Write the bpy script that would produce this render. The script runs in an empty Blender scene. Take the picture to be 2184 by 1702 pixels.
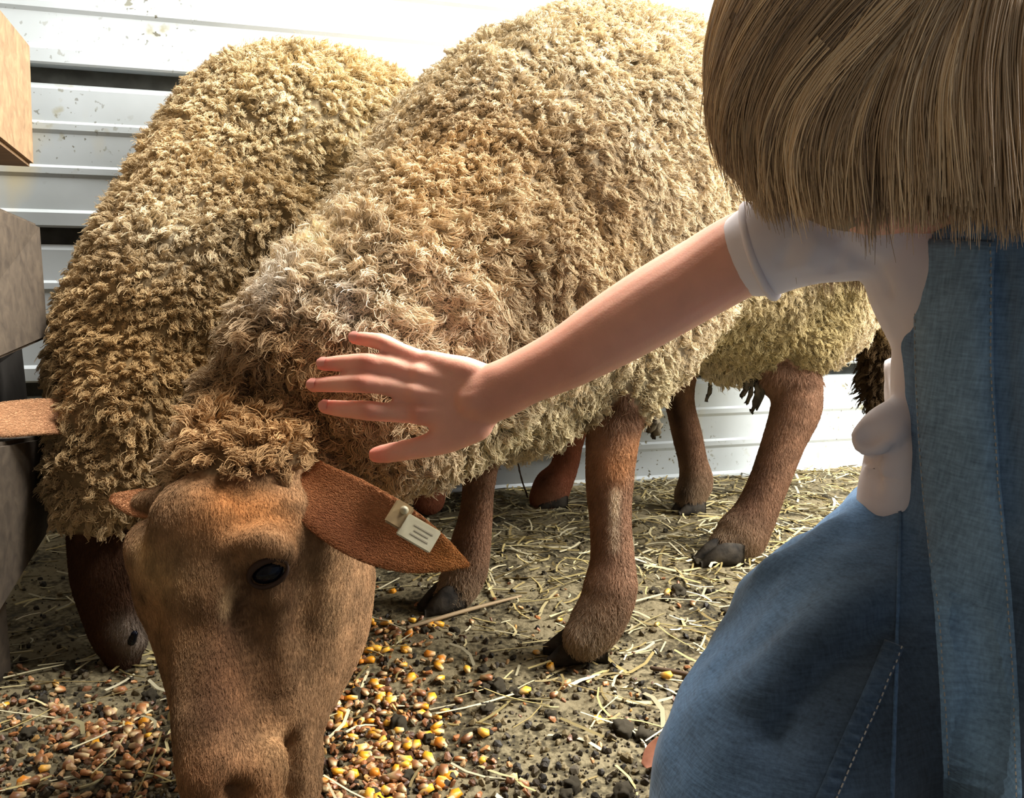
import bpy, bmesh, math, random
import numpy as np
from mathutils import Vector, Matrix, noise
from mathutils.bvhtree import BVHTree

rng = np.random.default_rng(7)
random.seed(7)
scene = bpy.context.scene
COL = scene.collection

# ------------------------------------------------------------------ camera
F = 1891.0                       # focal length in pixels of the 2184 x 1702 frame
H = 0.43                         # camera height
PITCH, ROLL = math.radians(9.3), math.radians(1.0)
cam_o = np.array([0.0, 0.0, H])
fwd = np.array([0, math.cos(PITCH), -math.sin(PITCH)])
r0 = np.array([1.0, 0, 0]); u0 = np.array([0, math.sin(PITCH), math.cos(PITCH)])
rt = r0 * math.cos(ROLL) + u0 * math.sin(ROLL)
up = u0 * math.cos(ROLL) - r0 * math.sin(ROLL)
cam = bpy.data.cameras.new('camera'); cam.sensor_width = 36.0; cam.lens = 36.0 * F / 2184.0
cam.clip_start = 0.02
cam_ob = bpy.data.objects.new('camera', cam); COL.objects.link(cam_ob)
cam_ob.matrix_world = Matrix(((rt[0], up[0], -fwd[0], cam_o[0]), (rt[1], up[1], -fwd[1], cam_o[1]),
                              (rt[2], up[2], -fwd[2], cam_o[2]), (0, 0, 0, 1)))
scene.camera = cam_ob

# ------------------------------------------------------------------ world, lights, exposure
scene.view_settings.view_transform = 'Standard'
scene.view_settings.look = 'None'
scene.view_settings.gamma = 1.0
scene.view_settings.use_curve_mapping = False
scene.view_settings.exposure = 0.0
world = bpy.data.worlds.new('daylight'); scene.world = world
world.use_nodes = True
wbg = world.node_tree.nodes['Background']
wbg.inputs[0].default_value = (0.78, 0.87, 1.0, 1); wbg.inputs[1].default_value = 0.265

def area(name, loc, target, size, size_y, power, color, spread=180):
    l = bpy.data.lights.new(name, 'AREA'); l.shape = 'RECTANGLE'; l.size = size; l.size_y = size_y
    l.energy = power; l.color = color; l.spread = math.radians(spread)
    o = bpy.data.objects.new(name, l); COL.objects.link(o); o.location = loc
    d = Vector(target) - Vector(loc)
    o.rotation_euler = d.to_track_quat('-Z', 'Y').to_euler()
    return o
# daylight through the open door on the right, high and close to the back wall
area('door_daylight', (1.75, 1.15, 1.45), (0.25, 1.45, 0.45), 1.0, 1.3, 175, (1.0, 0.96, 0.89))
# added overhead light to brighten the animals' backs; no roof panel is built
area('added_top_light', (0.30, 1.32, 2.12), (0.25, 1.25, 0.3), 1.0, 0.5, 104, (1.0, 0.97, 0.92))

# ------------------------------------------------------------------ helpers
def P(px, py, d):
    return cam_o + d * (fwd + rt * (px - 1092.0) / F - up * (py - 851.0) / F)
def ray_dir(px, py):
    v = fwd + rt * (px - 1092.0) / F - up * (py - 851.0) / F
    return v / np.linalg.norm(v)
def G(px, py, z=0.0):
    v = fwd + rt * (px - 1092.0) / F - up * (py - 851.0) / F
    return cam_o + v * (z - H) / v[2]
def unit(v):
    v = np.asarray(v, float)
    return v / np.maximum(np.linalg.norm(v, axis=-1, keepdims=True), 1e-9)

def tag(o, label=None, cat=None, group=None, kind=None):
    if label: o['label'] = label
    if cat: o['category'] = cat
    if group: o['group'] = group
    if kind: o['kind'] = kind
    return o

def srgb(r, g, b):
    f = lambda c: (c / 255 / 12.92) if c / 255 <= 0.04045 else ((c / 255 + 0.055) / 1.055) ** 2.4
    return np.array([f(r), f(g), f(b)])

def link(o, parent=None):
    COL.objects.link(o)
    if parent is not None: o.parent = parent
    return o

def mesh_obj(name, verts, faces, mat, parent=None, smooth=True, cols=None):
    me = bpy.data.meshes.new(name)
    me.from_pydata([tuple(map(float, v)) for v in verts], [], [tuple(int(i) for i in f) for f in faces])
    if smooth: me.polygons.foreach_set('use_smooth', [True] * len(me.polygons))
    me.materials.append(mat)
    if cols is not None: set_cols(me, cols)
    me.update()
    return link(bpy.data.objects.new(name, me), parent)

def set_cols(me, cols):
    a = me.attributes.get('col') or me.attributes.new('col', 'FLOAT_COLOR', 'POINT')
    c4 = np.ones((len(me.vertices), 4), np.float32); c4[:, :3] = cols
    a.data.foreach_set('color', c4.ravel())

def catmull(A, m):
    A = np.asarray(A, float); n = len(A)
    if n == 2:
        t = np.linspace(0, 1, m + 1)[:, None]; return A[0] * (1 - t) + A[1] * t
    E = np.vstack([2 * A[0] - A[1], A, 2 * A[-1] - A[-2]])
    out = []
    for i in range(n - 1):
        p0, p1, p2, p3 = E[i:i + 4]
        for t in np.arange(m) / m:
            out.append(0.5 * (2 * p1 + (p2 - p0) * t + (2 * p0 - 5 * p1 + 4 * p2 - p3) * t * t + (3 * p1 - p0 - 3 * p2 + p3) * t ** 3))
    out.append(A[-1]); return np.array(out)

def tube(C, R, m=6, sides=20, cap=True, hint=(0, 0, 1), capk=1.0):
    """closed swept tube: centres C (n,3), radii R (n,) or (n,2) = sideways, upwards"""
    C = np.asarray(C, float); R = np.asarray(R, float)
    if R.ndim == 1: R = np.stack([R, R], 1)
    X = catmull(np.hstack([C, R]), m); C, R = X[:, :3], np.maximum(X[:, 3:5], 1e-4)
    T = unit(np.gradient(C, axis=0))
    hint = np.array(hint, float)
    S = unit(np.cross(T, hint)); N = np.cross(S, T)
    for i in range(1, len(S)):
        if np.dot(S[i], S[i - 1]) < 0: S[i] = -S[i]; N[i] = -N[i]
    rings = []
    if cap:
        for ph in (80, 55, 30): 
            a = math.radians(ph); rings.append((C[0] - T[0] * R[0].mean() * capk * math.sin(a), R[0] * math.cos(a), S[0], N[0]))
    for i in range(len(C)): rings.append((C[i], R[i], S[i], N[i]))
    if cap:
        for ph in (30, 55, 80):
            a = math.radians(ph); rings.append((C[-1] + T[-1] * R[-1].mean() * capk * math.sin(a), R[-1] * math.cos(a), S[-1], N[-1]))
    ang = np.linspace(0, 2 * math.pi, sides, endpoint=False)
    V, Fc = [], []
    for c, r, s, n in rings:
        V.extend(c + np.outer(np.cos(ang) * r[0], s) + np.outer(np.sin(ang) * r[1], n))
    for k in range(len(rings) - 1):
        for j in range(sides):
            a, b = k * sides + j, k * sides + (j + 1) % sides
            Fc.append((a, b, b + sides, a + sides))
    Fc.append(tuple(range(sides))[::-1]); k = (len(rings) - 1) * sides
    Fc.append(tuple(k + j for j in range(sides)))
    return np.array(V), Fc, C, R.mean(1)

class Union:
    """solid parts swept separately, fused by a voxel remesh into one continuous surface"""
    def __init__(s): s.V, s.F, s.n, s.cc, s.cr, s.cl = [], [], 0, [], [], []
    def add(s, C, R, label='', m=6, sides=20, hint=(0, 0, 1), capk=1.0):
        V, Fc, c, r = tube(C, R, m, sides, True, hint, capk)
        s.V.append(V); s.F += [tuple(i + s.n for i in f) for f in Fc]; s.n += len(V)
        s.cc.append(c); s.cr.append(r); s.cl += [label] * len(c)
    def px(s, pts, label='', ratio=1.0, **k):
        """pts: (px, py, depth, radius in pixels at that depth)"""
        C = [P(a, b, d) for a, b, d, r in pts]; R = [(r * d / F) for a, b, d, r in pts]
        s.add(C, R, label, **k)
    def ball(s, c, r, label=''):
        c = np.asarray(c, float); e = np.array([0, 0, r * 0.02])
        s.add([c - e, c + e], [r, r], label, m=1, sides=20, hint=(0, 1, 0))
    def build(s, name, voxel, smooth_it, mat, parent=None, smooth_f=0.5):
        me = bpy.data.meshes.new(name); me.from_pydata([tuple(v) for v in np.vstack(s.V)], [], s.F); me.update()
        o = bpy.data.objects.new(name, me); COL.objects.link(o)
        md = o.modifiers.new('r', 'REMESH'); md.mode = 'VOXEL'; md.voxel_size = voxel
        sm = o.modifiers.new('s', 'SMOOTH'); sm.factor = smooth_f; sm.iterations = smooth_it
        dg = bpy.context.evaluated_depsgraph_get(); dg.update()
        nm = bpy.data.meshes.new_from_object(o.evaluated_get(dg))
        bpy.data.objects.remove(o); bpy.data.meshes.remove(me)
        nm.name = name; nm.materials.clear(); nm.materials.append(mat)
        nm.polygons.foreach_set('use_smooth', [True] * len(nm.polygons))
        return link(bpy.data.objects.new(name, nm), parent)
    def nearest(s, V):
        C = np.vstack(s.cc); R = np.concatenate(s.cr); L = np.array(s.cl)
        lab = np.empty(len(V), dtype=L.dtype); dist = np.empty(len(V))
        for i in range(0, len(V), 20000):
            d = np.linalg.norm(V[i:i + 20000, None] - C[None], axis=2) / R[None]
            j = d.argmin(1); lab[i:i + 20000] = L[j]; dist[i:i + 20000] = d.min(1)
        return lab, dist

def get_v(me):
    v = np.empty(len(me.vertices) * 3); me.vertices.foreach_get('co', v); return v.reshape(-1, 3)
def get_n(me):
    v = np.empty(len(me.vertices) * 3, np.float32); me.vertices.foreach_get('normal', v); return v.reshape(-1, 3).astype(float)
def set_v(me, v):
    me.vertices.foreach_set('co', np.ascontiguousarray(v, np.float32).ravel()); me.update()
def seg_dist(V, pts):
    best = np.full(len(V), 1e9)
    for a, b in zip(pts[:-1], pts[1:]):
        ab = b - a; t = np.clip(((V - a) @ ab) / max(ab @ ab, 1e-12), 0, 1)
        best = np.minimum(best, np.linalg.norm(V - (a + t[:, None] * ab), axis=1))
    return best
def brush(me, pts, rad, amt):
    """push the surface along its normals near a polyline"""
    V, N = get_v(me), get_n(me)
    pts = [np.asarray(p, float) for p in pts]
    if len(pts) == 1: pts = pts * 2
    w = np.exp(-(seg_dist(V, pts) / rad) ** 2)
    set_v(me, V + N * (amt * w)[:, None])
def vnoise(V, scale, seed=0.0):
    return np.array([noise.noise(Vector((x * scale + seed, y * scale - seed, z * scale + 2 * seed))) for x, y, z in V])
def bvh_of(o):
    me = o.data
    return BVHTree.FromPolygons([v.co for v in me.vertices], [tuple(p.vertices) for p in me.polygons])
def hit(bvh, px, py):
    loc, nor, i, d = bvh.ray_cast(Vector(cam_o), Vector(ray_dir(px, py)))
    return (np.array(loc), np.array(nor)) if loc is not None else (None, None)

def sample_mesh(me, spacing, keep=None):
    """roughly even points on a mesh -> positions, normals"""
    me.calc_loop_triangles()
    nt = len(me.loop_triangles); tri = np.empty(nt * 3, np.int32); me.loop_triangles.foreach_get('vertices', tri); tri = tri.reshape(-1, 3)
    V, N = get_v(me), get_n(me)
    if keep is not None: tri = tri[keep[tri].all(1)]
    a, b, c = V[tri[:, 0]], V[tri[:, 1]], V[tri[:, 2]]
    ar = 0.5 * np.linalg.norm(np.cross(b - a, c - a), axis=1)
    M = int(3.0 * ar.sum() / spacing ** 2)
    i = rng.choice(len(tri), M, p=ar / ar.sum())
    u = np.sqrt(rng.random(M)); v = rng.random(M)
    w0, w1, w2 = 1 - u, u * (1 - v), u * v
    p = a[i] * w0[:, None] + b[i] * w1[:, None] + c[i] * w2[:, None]
    n = unit(N[tri[i, 0]] * w0[:, None] + N[tri[i, 1]] * w1[:, None] + N[tri[i, 2]] * w2[:, None])
    for k in range(3):                                       # thin out on three differently turned grids, so that no rows show
        q, _ = np.linalg.qr(rng.normal(size=(3, 3)))
        key = np.floor(p @ q / (spacing * 0.74) + rng.random(3)).astype(np.int64); key = key[:, 0] * 73856093 ^ key[:, 1] * 19349663 ^ key[:, 2] * 83492791
        _, first = np.unique(key, return_index=True)
        p, n = p[first], n[first]
    return p, n

def strands(name, pts, rad, cols, mat, parent):
    """pts (N,K,3), rad (K,) or (N,K), cols (N,3) -> one hair-curves object"""
    Nn, K = pts.shape[:2]
    hc = bpy.data.hair_curves.new(name)
    hc.add_curves([K] * Nn)
    hc.position_data.foreach_set('vector', np.ascontiguousarray(pts, np.float32).ravel())
    ra = hc.attributes.get('radius') or hc.attributes.new('radius', 'FLOAT', 'POINT')
    rr = np.broadcast_to(rad, (Nn, K)); ra.data.foreach_set('value', np.ascontiguousarray(rr, np.float32).ravel())
    ca = hc.attributes.new('col', 'FLOAT_COLOR', 'CURVE')
    c4 = np.ones((Nn, 4), np.float32); c4[:, :3] = np.clip(cols, 0, 1); ca.data.foreach_set('color', c4.ravel())
    hc.materials.append(mat)
    o = link(bpy.data.objects.new(name, hc), parent)
    o['kind'] = 'stuff'
    return o

# ------------------------------------------------------------------ materials
def new_mat(name):
    m = bpy.data.materials.new(name); m.use_nodes = True
    nt = m.node_tree; b = nt.nodes['Principled BSDF']
    return m, nt, b
def nd(nt, t, **k):
    n = nt.nodes.new(t)
    for a, v in k.items(): setattr(n, a, v)
    return n
def attr_mat(name, rough=0.85, spec=0.1, sss=0.0, tint=None, nscale=0, namt=0.0, bump=0.0, bscale=200):
    m, nt, b = new_mat(name)
    a = nd(nt, 'ShaderNodeAttribute', attribute_name='col')
    out = a.outputs['Color']
    if nscale:
        tc = nd(nt, 'ShaderNodeTexCoord'); nz = nd(nt, 'ShaderNodeTexNoise'); nz.inputs['Scale'].default_value = nscale
        nz.inputs['Detail'].default_value = 5; nt.links.new(tc.outputs['Object'], nz.inputs['Vector'])
        mr = nd(nt, 'ShaderNodeMapRange'); mr.inputs[1].default_value = 0.3; mr.inputs[2].default_value = 0.7
        mr.inputs[3].default_value = 1 - namt; mr.inputs[4].default_value = 1 + namt
        nt.links.new(nz.outputs['Fac'], mr.inputs[0])
        vm = nd(nt, 'ShaderNodeVectorMath', operation='SCALE'); nt.links.new(out, vm.inputs[0]); nt.links.new(mr.outputs[0], vm.inputs['Scale'])
        out = vm.outputs[0]
    nt.links.new(out, b.inputs['Base Color'])
    if bump:
        tc = nd(nt, 'ShaderNodeTexCoord'); nz = nd(nt, 'ShaderNodeTexNoise'); nz.inputs['Scale'].default_value = bscale
        nt.links.new(tc.outputs['Object'], nz.inputs['Vector'])
        bp = nd(nt, 'ShaderNodeBump'); bp.inputs['Strength'].default_value = bump; bp.inputs['Distance'].default_value = 0.002
        nt.links.new(nz.outputs['Fac'], bp.inputs['Height']); nt.links.new(bp.outputs[0], b.inputs['Normal'])
    b.inputs['Roughness'].default_value = rough
    b.inputs['Specular IOR Level'].default_value = spec
    if sss:
        b.inputs['Subsurface Weight'].default_value = sss; b.inputs['Subsurface Radius'].default_value = (0.008, 0.003, 0.0015)
        b.inputs['Subsurface Scale'].default_value = 1.0
    return m
def flat_mat(name, col, rough=0.6, spec=0.3, nscale=0, col2=None, bump=0.0, stretch=(1, 1, 1)):
    m, nt, b = new_mat(name)
    b.inputs['Base Color'].default_value = (*col, 1)
    b.inputs['Roughness'].default_value = rough; b.inputs['Specular IOR Level'].default_value = spec
    if nscale:
        tc = nd(nt, 'ShaderNodeTexCoord'); mp = nd(nt, 'ShaderNodeMapping'); mp.inputs['Scale'].default_value = stretch
        nz = nd(nt, 'ShaderNodeTexNoise'); nz.inputs['Scale'].default_value = nscale; nz.inputs['Detail'].default_value = 6
        nt.links.new(tc.outputs['Object'], mp.inputs[0]); nt.links.new(mp.outputs[0], nz.inputs['Vector'])
        cr = nd(nt, 'ShaderNodeValToRGB'); cr.color_ramp.elements[0].position = 0.35; cr.color_ramp.elements[1].position = 0.68
        cr.color_ramp.elements[0].color = (*col, 1); cr.color_ramp.elements[1].color = (*(col2 if col2 is not None else col), 1)
        nt.links.new(nz.outputs['Fac'], cr.inputs[0]); nt.links.new(cr.outputs[0], b.inputs['Base Color'])
        if bump:
            bp = nd(nt, 'ShaderNodeBump'); bp.inputs['Strength'].default_value = bump; bp.inputs['Distance'].default_value = 0.003
            nt.links.new(nz.outputs['Fac'], bp.inputs['Height']); nt.links.new(bp.outputs[0], b.inputs['Normal'])
    return m

def wall_material():
    m, nt, b = new_mat('painted_metal_siding')
    tc = nd(nt, 'ShaderNodeTexCoord')
    def noise_ramp(scale, p0, p1, detail=4, vec=None, stretch=None):
        src = tc.outputs['Object']
        if stretch:
            mp = nd(nt, 'ShaderNodeMapping'); mp.inputs['Scale'].default_value = stretch
            nt.links.new(src, mp.inputs[0]); src = mp.outputs[0]
        nz = nd(nt, 'ShaderNodeTexNoise'); nz.inputs['Scale'].default_value = scale; nz.inputs['Detail'].default_value = detail
        nt.links.new(src, nz.inputs['Vector'])
        mr = nd(nt, 'ShaderNodeMapRange'); mr.inputs[1].default_value = p0; mr.inputs[2].default_value = p1
        nt.links.new(nz.outputs['Fac'], mr.inputs[0]); return mr.outputs[0]
    def mix(fac, a, c):
        mx = nd(nt, 'ShaderNodeMix', data_type='RGBA')
        nt.links.new(fac, mx.inputs['Factor'])
        if isinstance(a, tuple): mx.inputs['A'].default_value = a
        else: nt.links.new(a, mx.inputs['A'])
        mx.inputs['B'].default_value = c
        return mx.outputs['Result']
    c = mix(noise_ramp(5, 0.42, 0.7), (0.58, 0.64, 0.675, 1), (0.46, 0.51, 0.525, 1))
    c = mix(noise_ramp(7, 0.60, 0.76, 3, stretch=(1, 1, 0.5)), c, (0.64, 0.58, 0.40, 1))
    def times(a, b_):
        mu = nd(nt, 'ShaderNodeMath', operation='MULTIPLY'); nt.links.new(a, mu.inputs[0]); nt.links.new(b_, mu.inputs[1]); return mu.outputs[0]
    patch = noise_ramp(3.2, 0.44, 0.58, 2)
    c = mix(times(noise_ramp(24, 0.62, 0.70, 4), patch), c, (0.40, 0.39, 0.28, 1))
    c = mix(times(noise_ramp(55, 0.66, 0.70, 3), patch), c, (0.22, 0.21, 0.14, 1))
    c = mix(times(noise_ramp(120, 0.66, 0.69, 2), patch), c, (0.14, 0.13, 0.09, 1))
    nt.links.new(c, b.inputs['Base Color'])
    b.inputs['Roughness'].default_value = 0.5; b.inputs['Specular IOR Level'].default_value = 0.3
    return m
def denim_material():
    m, nt, b = new_mat('denim')
    tc = nd(nt, 'ShaderNodeTexCoord')
    a = nd(nt, 'ShaderNodeAttribute', attribute_name='col')
    n1 = nd(nt, 'ShaderNodeTexNoise'); n1.inputs['Scale'].default_value = 26; n1.inputs['Detail'].default_value = 5
    mp = nd(nt, 'ShaderNodeMapping'); mp.inputs['Scale'].default_value = (500, 500, 60)
    n2 = nd(nt, 'ShaderNodeTexNoise'); n2.inputs['Scale'].default_value = 1; n2.inputs['Detail'].default_value = 2
    mp3 = nd(nt, 'ShaderNodeMapping'); mp3.inputs['Scale'].default_value = (90, 90, 700)
    n3 = nd(nt, 'ShaderNodeTexNoise'); n3.inputs['Scale'].default_value = 1; n3.inputs['Detail'].default_value = 2
    nt.links.new(tc.outputs['Object'], n1.inputs['Vector']); nt.links.new(tc.outputs['Object'], mp.inputs[0]); nt.links.new(mp.outputs[0], n2.inputs['Vector'])
    nt.links.new(tc.outputs['Object'], mp3.inputs[0]); nt.links.new(mp3.outputs[0], n3.inputs['Vector'])
    s1 = nd(nt, 'ShaderNodeMath', operation='ADD'); nt.links.new(n2.outputs['Fac'], s1.inputs[0]); nt.links.new(n3.outputs['Fac'], s1.inputs[1])
    s2 = nd(nt, 'ShaderNodeMath', operation='ADD'); nt.links.new(s1.outputs[0], s2.inputs[0]); nt.links.new(n1.outputs['Fac'], s2.inputs[1])
    mr = nd(nt, 'ShaderNodeMapRange'); mr.inputs[1].default_value = 0.9; mr.inputs[2].default_value = 2.1; mr.inputs[3].default_value = 0.5; mr.inputs[4].default_value = 1.5
    nt.links.new(s2.outputs[0], mr.inputs[0])
    vm = nd(nt, 'ShaderNodeVectorMath', operation='SCALE'); nt.links.new(a.outputs['Color'], vm.inputs[0]); nt.links.new(mr.outputs[0], vm.inputs['Scale'])
    nt.links.new(vm.outputs[0], b.inputs['Base Color'])
    bp = nd(nt, 'ShaderNodeBump'); bp.inputs['Strength'].default_value = 0.25; bp.inputs['Distance'].default_value = 0.001
    nt.links.new(s1.outputs[0], bp.inputs['Height']); nt.links.new(bp.outputs[0], b.inputs['Normal'])
    b.inputs['Roughness'].default_value = 0.9; b.inputs['Specular IOR Level'].default_value = 0.1
    b.inputs['Sheen Weight'].default_value = 0.15
    return m
def wood_material(name, c1, c2):
    m, nt, b = new_mat(name)
    tc = nd(nt, 'ShaderNodeTexCoord'); mp = nd(nt, 'ShaderNodeMapping'); mp.inputs['Scale'].default_value = (3, 30, 30)
    nz = nd(nt, 'ShaderNodeTexNoise'); nz.inputs['Scale'].default_value = 2.2; nz.inputs['Detail'].default_value = 8; nz.inputs['Distortion'].default_value = 0.6
    nt.links.new(tc.outputs['Object'], mp.inputs[0]); nt.links.new(mp.outputs[0], nz.inputs['Vector'])
    cr = nd(nt, 'ShaderNodeValToRGB'); cr.color_ramp.elements[0].position = 0.3; cr.color_ramp.elements[1].position = 0.7
    cr.color_ramp.elements[0].color = (*c1, 1); cr.color_ramp.elements[1].color = (*c2, 1)
    nt.links.new(nz.outputs['Fac'], cr.inputs[0]); nt.links.new(cr.outputs[0], b.inputs['Base Color'])
    bp = nd(nt, 'ShaderNodeBump'); bp.inputs['Strength'].default_value = 0.3; bp.inputs['Distance'].default_value = 0.002
    nt.links.new(nz.outputs['Fac'], bp.inputs['Height']); nt.links.new(bp.outputs[0], b.inputs['Normal'])
    b.inputs['Roughness'].default_value = 0.75
    return m
def dirt_material():
    m, nt, b = new_mat('trodden_dirt')
    tc = nd(nt, 'ShaderNodeTexCoord')
    n1 = nd(nt, 'ShaderNodeTexNoise'); n1.inputs['Scale'].default_value = 14; n1.inputs['Detail'].default_value = 8
    n2 = nd(nt, 'ShaderNodeTexNoise'); n2.inputs['Scale'].default_value = 160; n2.inputs['Detail'].default_value = 6
    for n in (n1, n2): nt.links.new(tc.outputs['Object'], n.inputs['Vector'])
    ad = nd(nt, 'ShaderNodeMath', operation='MULTIPLY_ADD'); nt.links.new(n2.outputs['Fac'], ad.inputs[0]); ad.inputs[1].default_value = 0.9; nt.links.new(n1.outputs['Fac'], ad.inputs[2])
    cr = nd(nt, 'ShaderNodeValToRGB'); e = cr.color_ramp.elements
    e[0].position = 0.70; e[0].color = (0.024, 0.020, 0.012, 1); e[1].position = 1.0; e[1].color = (0.19, 0.157, 0.09, 1)
    k = e.new(0.88); k.color = (0.088, 0.071, 0.037, 1)
    nt.links.new(ad.outputs[0], cr.inputs[0]); nt.links.new(cr.outputs[0], b.inputs['Base Color'])
    bp = nd(nt, 'ShaderNodeBump'); bp.inputs['Strength'].default_value = 0.7; bp.inputs['Distance'].default_value = 0.004
    nt.links.new(ad.outputs[0], bp.inputs['Height']); nt.links.new(bp.outputs[0], b.inputs['Normal'])
    b.inputs['Roughness'].default_value = 0.8; b.inputs['Specular IOR Level'].default_value = 0.25
    return m

M_wall = wall_material()
M_channel = flat_mat('shaded_channel_metal', (0.10, 0.105, 0.095), 0.6, 0.3, 30, (0.05, 0.05, 0.045))
M_screw = flat_mat('zinc_screw', (0.35, 0.36, 0.36), 0.4, 0.5)
M_dirt = dirt_material()
M_wool = attr_mat('wool_strand', 0.9, 0.05)
M_fur = attr_mat('short_fur', 0.8, 0.12)
M_hide = attr_mat('sheep_hide', 0.85, 0.1, nscale=90, namt=0.25, bump=0.4, bscale=350)
M_skin = attr_mat('skin', 0.5, 0.3, sss=0.35, nscale=40, namt=0.07, bump=0.08, bscale=600)
M_hair = attr_mat('blond_hair', 0.45, 0.3)
M_denim = denim_material()
M_shirt = flat_mat('white_cotton', (0.72, 0.66, 0.67), 0.85, 0.1, 18, (0.80, 0.75, 0.76), 0.1)
M_hoof = flat_mat('black_hoof', (0.018, 0.016, 0.014), 0.8, 0.12, 60, (0.06, 0.05, 0.038), 0.6)
M_eye = flat_mat('dark_eye', (0.004, 0.005, 0.009), 0.08, 0.18)
M_lid = flat_mat('eyelid', (0.045, 0.026, 0.018), 0.7, 0.15)
M_tag = flat_mat('pale_tag', (0.62, 0.58, 0.42), 0.35, 0.5, 60, (0.50, 0.45, 0.30), 0.1)
M_tagbrown = flat_mat('brown_tag', (0.42, 0.30, 0.15), 0.4, 0.4, 60, (0.30, 0.20, 0.10), 0.1)
M_board1 = wood_material('tan_board', (0.19, 0.118, 0.06), (0.33, 0.21, 0.11))
M_board2 = wood_material('weathered_board', (0.055, 0.040, 0.027), (0.11, 0.082, 0.055))
M_straw = attr_mat('straw', 0.6, 0.3)
M_corn = attr_mat('corn', 0.4, 0.4)
M_dung = flat_mat('dung', (0.05, 0.042, 0.030), 0.85, 0.15, 60, (0.12, 0.10, 0.065), 0.8)
M_leaf = flat_mat('dry_leaf', (0.22, 0.075, 0.04), 0.6, 0.3, 50, (0.36, 0.15, 0.08), 0.2)
M_twig = flat_mat('twig', (0.09, 0.06, 0.04), 0.8, 0.1)
M_boot = flat_mat('brown_boot', (0.12, 0.06, 0.035), 0.6, 0.3, 40, (0.16, 0.085, 0.05))
M_thread = flat_mat('seam_thread', (0.42, 0.40, 0.36), 0.8, 0.1)

# ------------------------------------------------------------------ setting: wall, floor, added light blockers
Wa, Wb = G(1000, 1043), G(1820, 991)
wdir = unit(np.array([Wb[0] - Wa[0], Wb[1] - Wa[1], 0.0])); wnor = np.array([wdir[1], -wdir[0], 0.0])   # towards the camera
def wall_pt(s, z, out=0.0): return Wa + wdir * s + wnor * out + np.array([0, 0, z - Wa[2]])
S0, S1 = -1.6, 2.4
def strip_extrude(profile, s0, s1):
    """profile: list of (z, out) closed loop -> verts, faces of a prism along the wall"""
    n = len(profile); V = [wall_pt(s0, z, o) for z, o in profile] + [wall_pt(s1, z, o) for z, o in profile]
    Fc = [(i, (i + 1) % n, n + (i + 1) % n, n + i) for i in range(n)] + [tuple(range(n))[::-1], tuple(range(n, 2 * n))]
    return V, Fc
V, Fc = strip_extrude([(-0.05, -0.06), (-0.05, -0.028), (2.25, -0.028), (2.25, -0.06)], S0, S1)
wall = tag(mesh_obj('wall_back', V, Fc, M_channel, None, False), 'white metal barn wall in wide horizontal courses behind the sheep', None, None, 'structure')
zb = -0.022
while zb < 2.1:
    z0, z1 = zb, zb + 0.214
    pr = [(z0, -0.027), (z0, 0.006), (z0 + 0.003, 0.008), (z0 + 0.022, 0.008), (z0 + 0.027, 0.003)]
    for g in (0.085, 0.150):
        pr += [(z0 + g - 0.010, 0.0015), (z0 + g - 0.004, 0.0042), (z0 + g + 0.005, 0.0042), (z0 + g + 0.009, 0.0005)]
    pr += [(z1 - 0.008, 0.0), (z1, -0.006), (z1, -0.027)]
    V, Fc = strip_extrude(pr, S0, S1)
    mesh_obj('siding_panel', V, Fc, M_wall, wall, False)
    zb += 0.24
Vs, Fs, _, _ = tube([(0, 0, 0), (0, 0, 0.004)], [0.006, 0.0045], 1, 8)
scr = None
for px, py in ((872, 14), (1045, 8)):
    v = unit(np.array(ray_dir(px, py))); t = ((Wa - cam_o) @ wnor) / (v @ wnor); c = cam_o + v * t + wnor * 0.001
    rot = np.array(Vector(wnor).to_track_quat('Z', 'Y').to_matrix())
    mesh_obj('screw', (rot @ Vs.T).T + c, Fs, M_screw, wall)
V, Fc = strip_extrude([(2.2, -0.06), (2.2, 3.2), (2.26, 3.2), (2.26, -0.06)], S0, S1)  # unseen slab added overhead to block sky light
tag(mesh_obj('sky_blocker', V, Fc, flat_mat('sky_blocker_boards', (0.30, 0.27, 0.23), 0.8, 0.1, 12, (0.22, 0.2, 0.17)), None, False), 'unseen boarded roof added to keep sky light off the pen', None, None, 'structure')

V = [(-1.05, -0.4, -0.05), (-1.05, 1.36, -0.05), (-1.05, 1.36, 2.2), (-1.05, -0.4, 2.2), (-1.11, -0.4, -0.05), (-1.11, 1.36, -0.05), (-1.11, 1.36, 2.2), (-1.11, -0.4, 2.2)]  # unseen wall added to cut ambient light from the left
Fc = [(0, 1, 2, 3), (7, 6, 5, 4), (0, 4, 5, 1), (1, 5, 6, 2), (2, 6, 7, 3), (3, 7, 4, 0)]
tag(mesh_obj('left_light_blocker', V, Fc, M_board2, None, False), 'unseen dark wooden wall added to block light from the left', None, None, 'structure')

V = [(-1.05, -0.45, -0.05), (0.15, -0.45, -0.05), (0.15, -0.45, 2.2), (-1.05, -0.45, 2.2), (-1.05, -0.51, -0.05), (0.15, -0.51, -0.05), (0.15, -0.51, 2.2), (-1.05, -0.51, 2.2)]  # unseen wall added behind the camera to cut light from that side
tag(mesh_obj('front_light_blocker', V, Fc, M_board2, None, False), 'unseen dark wooden wall added to block light from the camera side', None, None, 'structure')

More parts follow.
